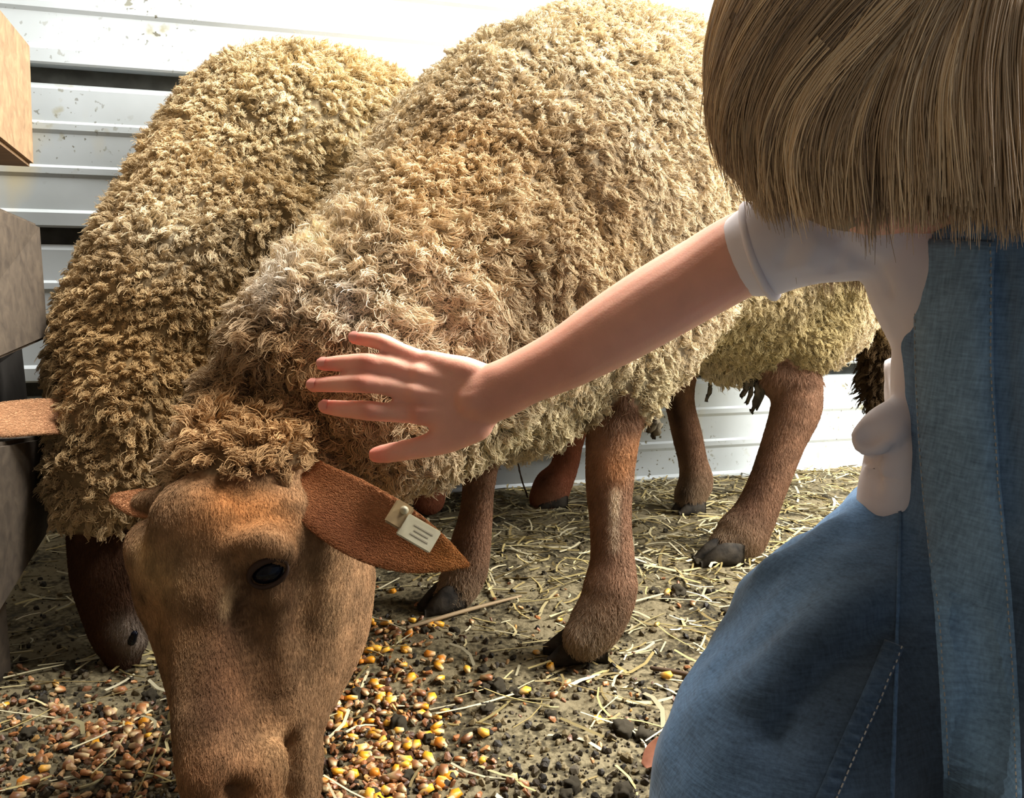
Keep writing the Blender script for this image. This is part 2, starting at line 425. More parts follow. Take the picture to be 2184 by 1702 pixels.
def floor_h(x, y):
    h = 0.006 * noise.noise(Vector((x * 7, y * 7, 0.3))) + 0.0045 * noise.noise(Vector((x * 26, y * 26, 4.1)))
    h += 0.0028 * noise.noise(Vector((x * 80, y * 80, 1.7)))
    return h - 0.004
nx, ny = 420, 270
xs = np.linspace(-1.7, 1.9, nx); ys = np.linspace(0.15, 2.1, ny)
V = [(x, y, floor_h(x, y)) for y in ys for x in xs]
Fc = [(j * nx + i, j * nx + i + 1, (j + 1) * nx + i + 1, (j + 1) * nx + i) for j in range(ny - 1) for i in range(nx - 1)]
floor = tag(mesh_obj('floor', V, Fc, M_dirt), 'trodden olive brown dirt floor of the pen', None, None, 'structure')
def on_floor(px, py):
    g = G(px, py); return np.array([g[0], g[1], floor_h(g[0], g[1])])

# ------------------------------------------------------------------ sheep
def lock_strands(p, n, comb, L, R, per, K, curl, bend, tone):
    """wool locks -> strands; p,n,comb (N,3); L,R (N,)"""
    Nn = len(p)
    t0 = np.linspace(0, 1, K)
    g = comb - n * (comb * n).sum(1, keepdims=True); g = unit(g)
    b = np.cross(n, g)
    idx = np.repeat(np.arange(Nn), per); M = len(idx)
    fuzz = rng.random(M) < 0.06
    tl = np.where(fuzz, 0.9 + 0.25 * rng.random(M), 0.62 + 0.38 * rng.random(M))
    t = t0[None] * tl[:, None]
    al = rng.random(M) * 2 * math.pi; rr = np.sqrt(rng.random(M)) * R[idx] * np.where(fuzz, 1.35, 1.0)
    prof = (1 - t ** 2.2) * 0.86 + 0.16 + np.where(fuzz, 0.9, 0.0)[:, None] * t
    ph = rng.random(Nn)[idx] * 2 * math.pi; om = (2.4 + 2.4 * rng.random(Nn))[idx] * math.pi
    hn = (t - bend[idx][:, None] * 0.5 * t ** 2); hg = bend[idx][:, None] * (0.15 * t + 0.75 * t ** 1.7)
    cr = (curl * R)[idx][:, None] * t
    ou = rr[:, None] * prof * np.cos(al)[:, None] + cr * np.cos(om[:, None] * t + ph[:, None])
    ov = rr[:, None] * prof * np.sin(al)[:, None] + cr * np.sin(om[:, None] * t + ph[:, None])
    ou += 0.0008 * np.sin(24 * t + al[:, None] * 3); ov += 0.0008 * np.cos(21 * t + al[:, None] * 5)            # crimp
    Li = L[idx][:, None]
    Q = (p[idx][:, None] + n[idx][:, None] * (Li * hn)[..., None] + g[idx][:, None] * (Li * hg + ou)[..., None] + b[idx][:, None] * ov[..., None])
    return Q, tone[idx] * (0.84 + 0.32 * rng.random((M, 1)))

def blend_cols(V, base, blobs):
    c = np.repeat(np.asarray(base)[None], len(V), 0).astype(float)
    for pts, rad, col, wt in blobs:
        pts = [np.asarray(q, float) for q in pts]
        if len(pts) == 1: pts = pts * 2
        w = (wt * np.exp(-(seg_dist(V, pts) / rad) ** 2))[:, None]
        c = c * (1 - w) + np.asarray(col) * w
    return c

def short_coat(name, o, keep, flow, length, spacing, cols_fn, mat, K=4, tilt=0.75, rad=0.00022):
    p, n = sample_mesh(o.data, spacing, keep)
    f = flow(p); g = unit(f - n * (f * n).sum(1, keepdims=True))
    g = unit(g + 0.35 * rng.normal(size=g.shape)); g = unit(g - n * (g * n).sum(1, keepdims=True))
    L = length(p) * (0.6 + 0.7 * rng.random(len(p)))
    t = np.linspace(0, 1, K)[None, :, None]
    Q = p[:, None] - n[:, None] * 0.0006 + L[:, None, None] * (n[:, None] * (1 - tilt) * t * (1.5 - 0.7 * t) + g[:, None] * tilt * t ** 1.15)
    c = cols_fn(p) * (0.8 + 0.4 * rng.random((len(p), 1)))
    return strands(name, Q, rad * np.linspace(1, 0.35, K), c, mat, o)

def hoof_pair(o, toe, heel, w, h):
    """two black claws at the end of a leg, pointing from heel to toe"""
    toe, heel = np.asarray(toe, float), np.asarray(heel, float)
    d = unit(toe - heel); s = np.array([d[1], -d[0], 0.0]); s = unit(s)
    for k in (-1, 1):
        off = s * k * w * 0.26
        a = heel + off; b = toe + off * 0.75
        za, zt = 0.001, 0.0
        rows = []
        for t, hh, ww in ((0, 0.75, 0.7), (0.3, 1.0, 1.0), (0.6, 0.85, 0.95), (0.85, 0.5, 0.7), (1.0, 0.2, 0.3)):
            c = a * (1 - t) + b * t; wv = w * 0.24 * ww
            f = floor_h(c[0], c[1])
            rows.append([c * [1, 1, 0] - s * wv + [0, 0, f - 0.003], c * [1, 1, 0] - s * wv * 0.7 + [0, 0, f + h * hh], c * [1, 1, 0] + s * wv * 0.7 + [0, 0, f + h * hh], c * [1, 1, 0] + s * wv + [0, 0, f - 0.003]])
        V = np.array(rows).reshape(-1, 3); Fc = []
        for i in range(len(rows) - 1):
            for j in range(4): Fc.append((i * 4 + j, i * 4 + (j + 1) % 4, i * 4 + 4 + (j + 1) % 4, i * 4 + 4 + j))
        Fc.append((0, 1, 2, 3)); m = (len(rows) - 1) * 4; Fc.append((m + 3, m + 2, m + 1, m))
        hf = mesh_obj('hoof', V, Fc, M_hoof, o)
        sb = hf.modifiers.new('s', 'SUBSURF'); sb.levels = sb.render_levels = 2

def ear_blade(name, axis, widths, nrm_hint, cup, thick, mat, parent, cols):
    """a leaf shaped ear: axis points, half widths, cupped and with real thickness"""
    X = catmull(np.hstack([axis, np.array(widths)[:, None]]), 6); C, W = X[:, :3], np.maximum(X[:, 3], 0.0006)
    T = unit(np.gradient(C, axis=0)); Nh = unit(np.asarray(nrm_hint, float)); S = unit(np.cross(T, Nh)); N = np.cross(S, T)
    nu = 9; V = []
    for side in (0, 1):
        for i in range(len(C)):
            for j in range(nu):
                u = -1 + 2 * j / (nu - 1)
                q = C[i] + S[i] * W[i] * u + N[i] * (cup * W[i] * (u * u))
                e = thick * (1 - 0.75 * abs(u) ** 3) * min(1, W[i] / 0.012 + 0.15)
                V.append(q + N[i] * (e * (0.5 if side else -0.5)))
    n = len(C) * nu; Fc = []
    for i in range(len(C) - 1):
        for j in range(nu - 1):
            a = i * nu + j; Fc.append((a, a + 1, a + nu + 1, a + nu)); Fc.append((n + a + nu, n + a + nu + 1, n + a + 1, n + a))
        for j in (0, nu - 1):
            a = i * nu + j; Fc.append((a, a + nu, n + a + nu, n + a) if j == 0 else (n + a, n + a + nu, a + nu, a))
    for i in (0, len(C) - 1):
        for j in range(nu - 1):
            a = i * nu + j; Fc.append((a, n + a, n + a + 1, a + 1) if i == 0 else (a + 1, n + a + 1, n + a, a))
    V = np.array(V)
    o = mesh_obj(name, V, Fc, mat, parent, True, cols(V))
    sb = o.modifiers.new('s', 'SUBSURF'); sb.levels = sb.render_levels = 1
    return o

RUST = srgb(150, 92, 56); DARKB = srgb(62, 40, 28); TANF = srgb(190, 158, 112); BROWN = srgb(140, 92, 56)
hand_line = [P(680, 865, .70), P(790, 850, .69), P(900, 860, .685), P(1040, 850, .68)]
hand_line2 = [P(745, 725, .70), P(860, 760, .69), P(900, 860, .685), P(930, 950, .69), P(795, 970, .70)]
arm_line = [P(1040, 850, .68), P(1180, 776, .67), P(1340, 685, .655)]

# ---- front sheep
u = Union()
trunk = [(900, 690, .90, 300), (1000, 590, .985, 330), (1130, 470, 1.08, 365), (1290, 415, 1.20, 370), (1450, 440, 1.33, 340), (1610, 520, 1.47, 285), (1690, 590, 1.55, 215)]
u.add([P(a, b, d) for a, b, d, r in trunk], [(r * d / F * 0.92, r * d / F) for a, b, d, r in trunk], 'wool')
u.px([(1010, 620, .97, 320), (850, 740, .90, 300), (740, 830, .85, 275), (640, 930, .83, 220), (560, 1010, .79, 165)], 'wool')
u.px([(1130, 720, 1.0, 240), (1080, 800, .98, 180)], 'wool')                     # brisket
u.px([(1390, 640, 1.06, 170), (1385, 730, 1.035, 110), (1360, 790, 1.02, 80)], 'wool')  # elbow
u.px([(1560, 640, 1.36, 170), (1680, 640, 1.44, 150)], 'wool')                   # thigh and belly
u.px([(1690, 620, 1.42, 150), (1700, 720, 1.36, 85)], 'wool')
u.px([(545, 1000, .735, 118), (500, 1010, .715, 92)], 'tuft')                      # forelock wool
u.px([(480, 975, .735, 85), (440, 1020, .73, 70)], 'tuft')
# head
head = [(545, 1075, .755, 175), (540, 1140, .74, 226), (538, 1220, .725, 247), (545, 1310, .71, 226), (545, 1410, .69, 198), (540, 1510, .665, 170), (535, 1600, .645, 150), (535, 1680, .63, 138), (535, 1735, .622, 110)]
u.add([P(a, b, d) for a, b, d, r in head], [(r * d / F, r * d / F * 0.80) for a, b, d, r in head], 'head', hint=(0, -1, 0.2))
u.px([(330, 1165, .715, 62), (345, 1215, .705, 62)], 'head')                        # far brow
u.px([(575, 1185, .668, 72), (585, 1245, .668, 66)], 'head')                        # near brow
u.px([(430, 1120, .69, 110), (450, 1230, .675, 105), (455, 1400, .65, 92), (455, 1560, .615, 84), (460, 1660, .595, 78)], 'head')   # forehead and bridge of the nose
u.px([(690, 1230, .74, 112), (690, 1350, .725, 95), (665, 1480, .70, 60)], 'head')    # jaw
u.px([(650, 1600, .648, 42), (640, 1690, .632, 45), (610, 1740, .622, 50)], 'head') # lower jaw
u.px([(560, 1640, .612, 66), (540, 1715, .598, 62)], 'head')                        # upper lip
u.px([(660, 1040, .77, 70), (700, 1075, .755, 62)], 'head')                         # ear root
u.px([(350, 1075, .75, 45), (300, 1075, .748, 26)], 'head')
# legs
legF = [(1316, 840, 1.0, 74), (1312, 880, 1.0, 64), (1305, 950, .99, 55), (1300, 1030, .98, 50), (1302, 1110, .975, 44), (1306, 1190, .97, 46), (1303, 1245, .966, 56), (1292, 1290, .962, 55), (1270, 1330, .958, 54), (1250, 1356, .952, 46)]
legF2 = [(1100, 830, 1.06, 110), (1040, 960, 1.09, 42), (1022, 1030, 1.095, 34), (1015, 1100, 1.10, 35), (1004, 1160, 1.10, 42), (996, 1210, 1.10, 43), (976, 1250, 1.095, 42), (962, 1270, 1.09, 34)]
legH = [(1690, 700, 1.40, 90), (1690, 800, 1.36, 58), (1696, 865, 1.34, 50), (1665, 960, 1.325, 43), (1635, 1040, 1.312, 41), (1608, 1100, 1.304, 45), (1580, 1142, 1.297, 52), (1556, 1164, 1.29, 42)]
legH2 = [(1440, 760, 1.52, 55), (1448, 850, 1.53, 32), (1466, 930, 1.535, 31), (1478, 985, 1.535, 30), (1484, 1025, 1.535, 35), (1472, 1056, 1.53, 32)]
u.px([(1335, 760, 1.03, 130), (1330, 820, 1.01, 92)], 'wool')
for L in (legF, legF2, legH, legH2): u.px(L, 'leg')
u.px([(1620, 700, 1.40, 100), (1660, 800, 1.35, 50)], 'leg')
u.px([(1735, 820, 1.345, 20), (1728, 875, 1.335, 24), (1705, 930, 1.33, 22)], 'leg')   # hock
# tail
u.px([(1800, 590, 1.58, 85), (1855, 680, 1.60, 42), (1868, 760, 1.60, 30), (1868, 860, 1.60, 20)], 'tail')
sheep = u.build('sheep', 0.0048, 6, M_hide)
tag(sheep, 'front sheep with a tagged ear, head lowered to the feed under the hand', 'sheep')
me = sheep.data
# carve the face: mouth, nostril, eye socket, tear groove, fold in the cheek
b1 = bvh_of(sheep)
def on1(px, py, out=0.0):
    p, n = hit(b1, px, py); return p + n * out
brush(me, [on1(625, 1580), on1(632, 1630), on1(622, 1700)], 0.0065, -0.013)
brush(me, [on1(600, 1560), on1(560, 1660)], 0.012, 0.003)
brush(me, [on1(505, 1690)], 0.008, -0.016)
brush(me, [on1(570, 1226)], 0.017, -0.008)
brush(me, [on1(530, 1268), on1(508, 1320)], 0.007, -0.004)
brush(me, [on1(505, 1165), on1(560, 1155), on1(620, 1180)], 0.011, 0.006)
brush(me, [on1(640, 1190), on1(640, 1330)], 0.014, -0.004)
brush(me, [on1(665, 1250), on1(640, 1450), on1(600, 1540)], 0.013, -0.004)
brush(me, [on1(470, 1090), on1(540, 1090)], 0.022, 0.006)
brush(me, [on1(420, 1210), on1(430, 1330)], 0.020, -0.004)
brush(me, [on1(590, 1290), on1(620, 1400), on1(625, 1500)], 0.012, 0.0045)
brush(me, [on1(540, 1330), on1(560, 1480)], 0.014, -0.005)
brush(me, [on1(395, 1330), on1(400, 1480)], 0.012, -0.003)
brush(me, [on1(300, 1180), on1(320, 1230)], 0.018, 0.006)
V = get_v(me); lab, dist = u.nearest(V)
is_wool = (lab == 'wool') | (lab == 'tuft')
tailm = lab == 'tail'
skinm = (lab == 'head') | (lab == 'leg')
# the wool ends a hand above the knees
head_blobs = [
    ([on1(320, 1190), on1(345, 1240)], 0.020, TANF, 0.9), ([on1(330, 1300), on1(420, 1330)], 0.03, srgb(165, 125, 85), 0.6),
    ([on1(480, 1080), on1(560, 1100)], 0.025, srgb(176, 116, 64), 0.8),
    ([on1(480, 1320), on1(455, 1520)], 0.026, DARKB * 1.4, 0.75), ([on1(520, 1450), on1(560, 1560)], 0.03, srgb(96, 62, 38), 0.6),
    ([on1(640, 1200), on1(640, 1330)], 0.010, srgb(84, 52, 32), 0.7), ([on1(700, 1200), on1(690, 1300)], 0.02, srgb(150, 118, 84), 0.7),
    ([on1(490, 1262), on1(486, 1300)], 0.0055, srgb(190, 160, 120), 0.85), ([on1(528, 1262), on1(512, 1300), on1(506, 1335)], 0.0055, srgb(28, 16, 10), 0.95),
    ([on1(600, 1600), on1(580, 1690)], 0.020, srgb(170, 132, 92), 0.8), ([on1(430, 1650), on1(560, 1698)], 0.02, srgb(150, 104, 70), 0.6),
    ([on1(626, 1590), on1(632, 1640), on1(622, 1700)], 0.006, srgb(24, 14, 10), 0.95), ([on1(508, 1690)], 0.009, srgb(14, 9, 7), 0.97),
    ([on1(520, 1232), on1(560, 1255), on1(600, 1240)], 0.006, srgb(40, 24, 16), 0.8)]
def head_c(V):
    c = blend_cols(V, srgb(142, 110, 79), head_blobs)
    return c * (1 + 0.38 * vnoise(V, 55, 1.1) + 0.30 * vnoise(V, 130, 2.7))[:, None]
leg_blobs = []
for L in (legF, legF2, legH, legH2):
    ft = P(*L[-1][:3]); leg_blobs.append(([ft], 0.046, srgb(150, 132, 108), 0.9))
leg_blobs += [([P(1255, 1000, .95), P(1270, 1180, .93), P(1240, 1290, .92)], 0.020, srgb(70, 44, 30), 0.55),
              ([P(1312, 1050, .955), P(1312, 1165, .945)], 0.0055, srgb(225, 205, 175), 0.95),
              ([P(1330, 800, .97), P(1290, 860, .96)], 0.03, srgb(52, 38, 26), 0.7), ([P(1350, 950, .99), P(1320, 1000, .95)], 0.02, srgb(170, 118, 72), 0.6),
              ([P(990, 1030, 1.06), P(985, 1150, 1.06)], 0.025, srgb(74, 44, 30), 0.7),
              ([P(1640, 860, 1.30), P(1620, 1000, 1.29), P(1590, 1090, 1.28)], 0.022, srgb(66, 40, 28), 0.6),
              ([P(1598, 1030, 1.28), P(1605, 1080, 1.27)], 0.009, srgb(190, 150, 125), 0.5),
              ([P(1438, 850, 1.51), P(1455, 970, 1.51), P(1455, 1050, 1.51)], 0.014, srgb(44, 30, 22), 0.8)]
def leg_c(V): return blend_cols(V, srgb(134, 102, 80), leg_blobs) * (1 + 0.3 * vnoise(V, 45, 6.1))[:, None]
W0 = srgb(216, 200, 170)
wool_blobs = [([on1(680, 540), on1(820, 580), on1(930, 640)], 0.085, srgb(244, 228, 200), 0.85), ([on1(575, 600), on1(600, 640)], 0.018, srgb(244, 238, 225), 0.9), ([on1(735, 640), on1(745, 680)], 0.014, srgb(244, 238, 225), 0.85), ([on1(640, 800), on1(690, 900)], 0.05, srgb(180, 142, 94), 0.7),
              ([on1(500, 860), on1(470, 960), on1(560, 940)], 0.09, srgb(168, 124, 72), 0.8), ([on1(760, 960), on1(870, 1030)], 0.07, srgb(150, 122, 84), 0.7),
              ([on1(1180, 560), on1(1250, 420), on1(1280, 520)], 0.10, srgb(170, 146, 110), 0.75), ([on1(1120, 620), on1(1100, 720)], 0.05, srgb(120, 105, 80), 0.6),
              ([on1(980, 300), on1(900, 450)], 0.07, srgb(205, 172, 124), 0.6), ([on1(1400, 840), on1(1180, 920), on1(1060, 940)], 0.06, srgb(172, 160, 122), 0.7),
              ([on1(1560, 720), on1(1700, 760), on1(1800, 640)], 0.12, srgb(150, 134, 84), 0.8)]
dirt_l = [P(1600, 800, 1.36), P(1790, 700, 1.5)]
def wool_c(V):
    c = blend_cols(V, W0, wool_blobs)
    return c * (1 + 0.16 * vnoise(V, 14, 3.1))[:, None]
cols = np.where(is_wool[:, None], wool_c(V) * 0.45, np.where(tailm[:, None], srgb(46, 36, 24), np.where((lab == 'head')[:, None], head_c(V), leg_c(V))))  # hide under the wool darkened, painting shade into gaps between locks
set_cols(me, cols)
me.update()
def ruffle(o, m, crease=()):
    """large soft clumps and folds in the fleece itself"""
    V, N = get_v(o.data), get_n(o.data)
    d = 0.007 * vnoise(V * [1, 1, .55], 17, 3.3) + 0.005 * vnoise(V, 36, 7.7)
    for pts in crease: d -= 0.011 * np.exp(-(seg_dist(V, [np.asarray(q) for q in pts]) / 0.007) ** 2)
    set_v(o.data, V + N * (d * m)[:, None])
ruffle(sheep, is_wool, [[on1(1210, 280), on1(1235, 360), on1(1275, 440), on1(1290, 520)], [on1(1185, 380), on1(1215, 450), on1(1235, 560), on1(1240, 640)], [on1(1150, 430), on1(1180, 560), on1(1190, 680)],
                        [on1(1110, 560), on1(1135, 700)], [on1(1290, 420), on1(1350, 520), on1(1380, 600)], [on1(690, 640), on1(760, 690)], [on1(790, 560), on1(860, 610)], [on1(860, 690), on1(980, 700), on1(1040, 720)], [on1(640, 700), on1(660, 640)],
                        [on1(1480, 720), on1(1500, 600)]])
def fleece(o, keep, spacing, wool_fn, L_fn, R_fn, per, comb_fn, press, curl=0.38, name='fleece'):
    p, n = sample_mesh(o.data, spacing, keep)
    comb = comb_fn(p, n)
    wob = np.stack([vnoise(p, 16, 5.5), vnoise(p, 16, 9.2), vnoise(p, 16, 13.7)], 1)
    comb = unit(comb + 1.0 * wob + 0.35 * rng.normal(size=p.shape))
    n2 = unit(n + 0.45 * wob + 0.22 * rng.normal(size=p.shape))
    L = L_fn(p) * (0.65 + 0.6 * rng.random(len(p))) * (1 + 0.45 * vnoise(p, 30, 21.0) + 0.25 * vnoise(p, 11, 2.0)); R = R_fn(p) * (0.75 + 0.5 * rng.random(len(p)))
    if press:
        w = np.zeros(len(p))
        for ln, rad in press: w = np.maximum(w, np.exp(-(seg_dist(p, ln) / rad) ** 4))
        L = L * (1 - 0.72 * w)
    bend = (0.25 + 0.6 * rng.random(len(p))) * np.clip(1.05 - 0.55 * n[:, 2], 0.45, 1.2)
    tone = wool_fn(p) * (0.86 + 0.28 * rng.random((len(p), 1)))
    Q, c = lock_strands(p - n * 0.004, n2, comb, L, R, per, 7, curl, bend, tone)
    rad = 0.00034 * np.array([1, 1, 1, 1, 0.9, 0.75, 0.45])
    return strands(name, Q, rad, c, M_wool, o)
chunky = [on1(650, 600), on1(820, 620), on1(900, 680), on1(560, 800)]
def comb1(p, n):
    g = np.tile(np.array([0.35, 0.25, -1.0]), (len(p), 1)); return g
fleece(sheep, is_wool, 0.0082, wool_c, lambda p: 0.0165 + 0.008 * np.exp(-(seg_dist(p, [P(430, 1000, .70), P(580, 1000, .70)]) / 0.05) ** 2) + 0.012 * np.exp(-(seg_dist(p, chunky) / 0.12) ** 2),
       lambda p: 0.0047 + 0.0036 * np.exp(-(seg_dist(p, chunky) / 0.12) ** 2), 38, comb1, [(hand_line, 0.045), (hand_line2, 0.03), (arm_line, 0.04), ([P(645, 1020, .73), P(700, 1072, .72), P(785, 1126, .71)], 0.035)])
fleece(sheep, tailm, 0.009, lambda p: blend_cols(p, srgb(62, 48, 32), [([P(1850, 650, 1.55)], 0.05, srgb(150, 122, 74), 0.9)]), lambda p: np.full(len(p), 0.03), lambda p: np.full(len(p), 0.005), 26,
       lambda p, n: np.tile(np.array([0, 0, -1.0]), (len(p), 1)), None, name='tail_wool')
hx = unit(P(535, 1700, .62) - P(545, 1075, .755))
headm, legm = lab == 'head', lab == 'leg'
short_coat('face_fur', sheep, headm, lambda p: np.tile(hx, (len(p), 1)), lambda p: 0.0055 + 0 * p[:, 0], 0.0011, head_c, M_fur)
short_coat('leg_fur', sheep, legm, lambda p: np.tile(np.array([0, 0, -1.0]), (len(p), 1)), lambda p: 0.007 + 0.008 * np.exp(-(p[:, 2] / 0.05) ** 2) + 0.012 * (p[:, 2] > 0.25), 0.0015, leg_c, M_fur, tilt=0.72, rad=0.0003)
# eye with lids
def make_eye(o, bv, px, py, rx, ry, tilt):
    p, n = hit(bv, px, py)
    vx = unit(np.cross(np.array([0, 0, 1.0]), n)); vy = np.cross(n, vx)
    ex = vx * math.cos(tilt) + vy * math.sin(tilt); ey = np.cross(n, ex)
    V, Fc = [], []
    nr, ns = 10, 20
    for i in range(nr + 1):
        a = math.pi * i / nr
        for j in range(ns):
            b = 2 * math.pi * j / ns; s = math.sin(a)
            V.append(p - n * 0.004 + n * math.cos(a) * 0.0105 + ex * rx * s * math.cos(b) + ey * ry * s * math.sin(b))
    for i in range(nr):
        for j in range(ns): Fc.append((i * ns + j, i * ns + (j + 1) % ns, i * ns + ns + (j + 1) % ns, i * ns + ns + j))
    e = mesh_obj('eye', V, Fc, M_eye, o)
    for sgn, thick in ((1, 0.0026), (-1, 0.0018)):
        C = []
        for t in np.linspace(-0.08, 1.08, 9):
            a = math.pi * t
            C.append(p + ex * rx * 1.08 * math.cos(a) + ey * sgn * ry * 0.98 * math.sin(a) + n * (0.0015 + 0.002 * math.sin(a)))
        Vl, Fl, _, _ = tube(C, [thick * k for k in (.4, .7, .9, 1, 1, 1, .9, .7, .4)], 3, 10, True, hint=n)
        mesh_obj('eyelid', Vl, Fl, M_lid, o)
b1 = bvh_of(sheep)
make_eye(sheep, b1, 573, 1220, 0.0135, 0.0096, math.radians(24))
# far eye, on the other side of the brow
pf, nf, _, _ = b1.ray_cast(Vector(P(60, 1215, .72)), Vector(unit(P(400, 1200, .72) - P(60, 1215, .72))))
# ears
ear_c = lambda V: blend_cols(V, srgb(150, 98, 62), [([P(960, 1190, .668)], 0.025, srgb(172, 116, 62), 0.8), ([P(700, 1120, .69), P(770, 1180, .675)], 0.018, srgb(118, 68, 44), 0.7), ([P(720, 1030, .69), P(860, 1105, .672)], 0.012, srgb(182, 130, 90), 0.7)])
ear_axis = np.array([P(645, 1020, .722), P(700, 1072, .700), P(785, 1126, .682), P(868, 1164, .672), P(940, 1188, .668), P(998, 1204, .668)])
ear = ear_blade('ear', ear_axis, [.018, .0265, .0285, .0240, .0135, .0012], ray_dir(800, 1130) * -1 + np.array([0, 0, .5]), 0.28, 0.008, M_hide, sheep, ear_c)
short_coat('ear_fur', ear, None, lambda p: np.tile(unit(ear_axis[-1] - ear_axis[0]), (len(p), 1)), lambda p: 0.004 + 0 * p[:, 0], 0.0011, ear_c, M_fur, tilt=0.85)
ear_axis2 = np.array([P(372, 1075, .755), P(330, 1080, .75), P(285, 1075, .748), P(238, 1063, .745)])
ear2 = ear_blade('ear', ear_axis2, [.014, .014, .012, .004], ray_dir(300, 1080) * -1 + np.array([0, 0, .8]), 0.3, 0.009, M_hide, sheep, lambda V: np.tile(srgb(190, 138, 98), (len(V), 1)))
short_coat('ear_fur', ear2, None, lambda p: np.tile(unit(ear_axis2[-1] - ear_axis2[0]), (len(p), 1)), lambda p: 0.004 + 0 * p[:, 0], 0.0012, lambda p: np.tile(srgb(190, 138, 98), (len(p), 1)), M_fur, tilt=0.8)
# ear tag: brown stem half on the upper edge and a pale numbered flap below
def slab(c, ex, ey, en, w, h, t, bev=0.0015):
    bm = bmesh.new(); bmesh.ops.create_cube(bm, size=1.0)
    for v in bm.verts: v.co = Vector((v.co.x * w, v.co.y * h, v.co.z * t))
    bmesh.ops.bevel(bm, geom=list(bm.edges), offset=min(bev, t * 0.4), segments=2, affect='EDGES')
    V = [np.asarray(c) + ex * v.co.x + ey * v.co.y + en * v.co.z for v in bm.verts]
    bm.verts.index_update(); Fc = [[v.index for v in f.verts] for f in bm.faces]; bm.free()
    return V, Fc
te = unit(P(920, 1125, .66) - P(860, 1090, .66)); tn = -ray_dir(890, 1130) + np.array([0, 0, 0.35]); tn = unit(tn - te * (tn @ te)); tv = np.cross(tn, te)
tagc = P(893, 1137, .652)
V, Fc = slab(tagc, te, tv, tn, 0.0285, 0.0185, 0.0022)
et = mesh_obj('ear_tag', V, Fc, M_tag, sheep, False); et['label'] = 'pale rectangular plastic ear tag'
V, Fc = slab(P(852, 1098, .655), te, tv, tn, 0.015, 0.020, 0.003)
mesh_obj('tag_fold', V, Fc, M_tagbrown, et, False)
Vr, Fr, _, _ = tube([P(862, 1088, .653), P(862, 1088, .653) + tn * 0.003], [0.0034, 0.0022], 1, 12)
mesh_obj('tag_rivet', Vr, Fr, M_tag, et)
V, Fc = [], []
for r_, (w_, y_) in enumerate(((0.016, 0.0035), (0.012, 0.0), (0.015, -0.0035))):
    a, b = slab(tagc + tn * 0.0012 + tv * y_ + te * 0.002, te, tv, tn, w_, 0.0012, 0.0004, 0.0001); Fc += [[i + len(V) for i in f] for f in b]; V += a
mesh_obj('tag_print', V, Fc, flat_mat('worn_print', (0.40, 0.36, 0.26), 0.6), et, False)
# hooves
def hoof_at(o, toe_px, heel_px, w, h): hoof_pair(o, on_floor(*toe_px), on_floor(*heel_px), w, h)
hoof_at(sheep, (1163, 1392), (1285, 1386), 0.060, 0.040)
hoof_at(sheep, (898, 1304), (980, 1290), 0.054, 0.038)
hoof_at(sheep, (1486, 1203), (1570, 1196), 0.056, 0.036)
hoof_at(sheep, (1440, 1092), (1490, 1085), 0.050, 0.028)
# dung clotted locks hanging under the belly and by the hock
def clots(o, spots, name='clotted_lock'):
    for px, py, d, ln, w in spots:
        p = P(px, py, d); C = [p, p + np.array([.003, 0, -ln * .5]), p + np.array([-.002, .002, -ln])]
        Vc, Fcx, _, _ = tube(C, [w * .6, w, w * .5], 3, 8); Vc += 0.0015 * rng.normal(size=Vc.shape)
        mesh_obj(name, Vc, Fcx, M_dung, o)
clots(sheep, [(1512, 805, 1.36, .035, .003), (1600, 810, 1.34, .035, .004), (1612, 815, 1.34, .045, .0045), (1622, 815, 1.34, .04, .004), (1588, 810, 1.34, .025, .004), (1390, 880, 1.05, .022, .005), (1400, 895, 1.06, .02, .006), (1740, 800, 1.4, .03, .004), (1738, 760, 1.42, .03, .005)])

# ---- rear sheep
v = Union()
t2 = [(428, 640, 1.13, 250), (535, 500, 1.24, 282), (620, 440, 1.30, 318), (740, 450, 1.35, 305), (860, 520, 1.41, 270), (960, 600, 1.44, 200)]
v.add([P(a, b, d) for a, b, d, r in t2], [(r * d / F * 0.85, r * d / F) for a, b, d, r in t2], 'wool')
v.px([(485, 560, 1.18, 255), (385, 690, 1.10, 228), (310, 800, 1.04, 195), (265, 900, .99, 150), (235, 990, .965, 118)], 'wool')
v.px([(240, 1030, .955, 105), (225, 1075, .95, 88)], 'wool')
v.px([(160, 1010, .95, 55), (140, 1030, .945, 42)], 'wool')
h2 = [(232, 1060, .962, 90), (234, 1140, .958, 84), (238, 1230, .95, 80), (246, 1300, .945, 68), (256, 1365, .938, 54), (262, 1398, .934, 40)]
v.px(h2, 'head')
v.px([(275, 1290, .935, 38), (285, 1370, .925, 30)], 'head')
legs2 = [[(560, 760, 1.2, 90), (540, 950, 1.2, 45), (530, 1100, 1.2, 36), (520, 1215, 1.195, 42)], [(690, 760, 1.34, 90), (680, 950, 1.35, 40), (672, 1080, 1.35, 34), (664, 1145, 1.345, 40)],
         [(1180, 760, 1.52, 70), (1236, 870, 1.55, 27), (1216, 940, 1.56, 29), (1202, 1000, 1.562, 30), (1180, 1035, 1.56, 40), (1166, 1062, 1.555, 38)],
         [(960, 700, 1.45, 90), (940, 900, 1.48, 36), (925, 1020, 1.485, 30), (915, 1062, 1.48, 36)]]
v.px([(940, 620, 1.44, 190), (1080, 690, 1.48, 120), (1180, 780, 1.52, 70)], 'wool')
for L in legs2: v.px(L, 'leg')
sheep2 = v.build('sheep', 0.006, 6, M_hide)
tag(sheep2, 'rear sheep in the shade beside the boards, its golden back against the white wall', 'sheep')
m2 = sheep2.data
V2 = get_v(m2); lab2, _ = v.nearest(V2); w2 = lab2 == 'wool'
b2 = bvh_of(sheep2)
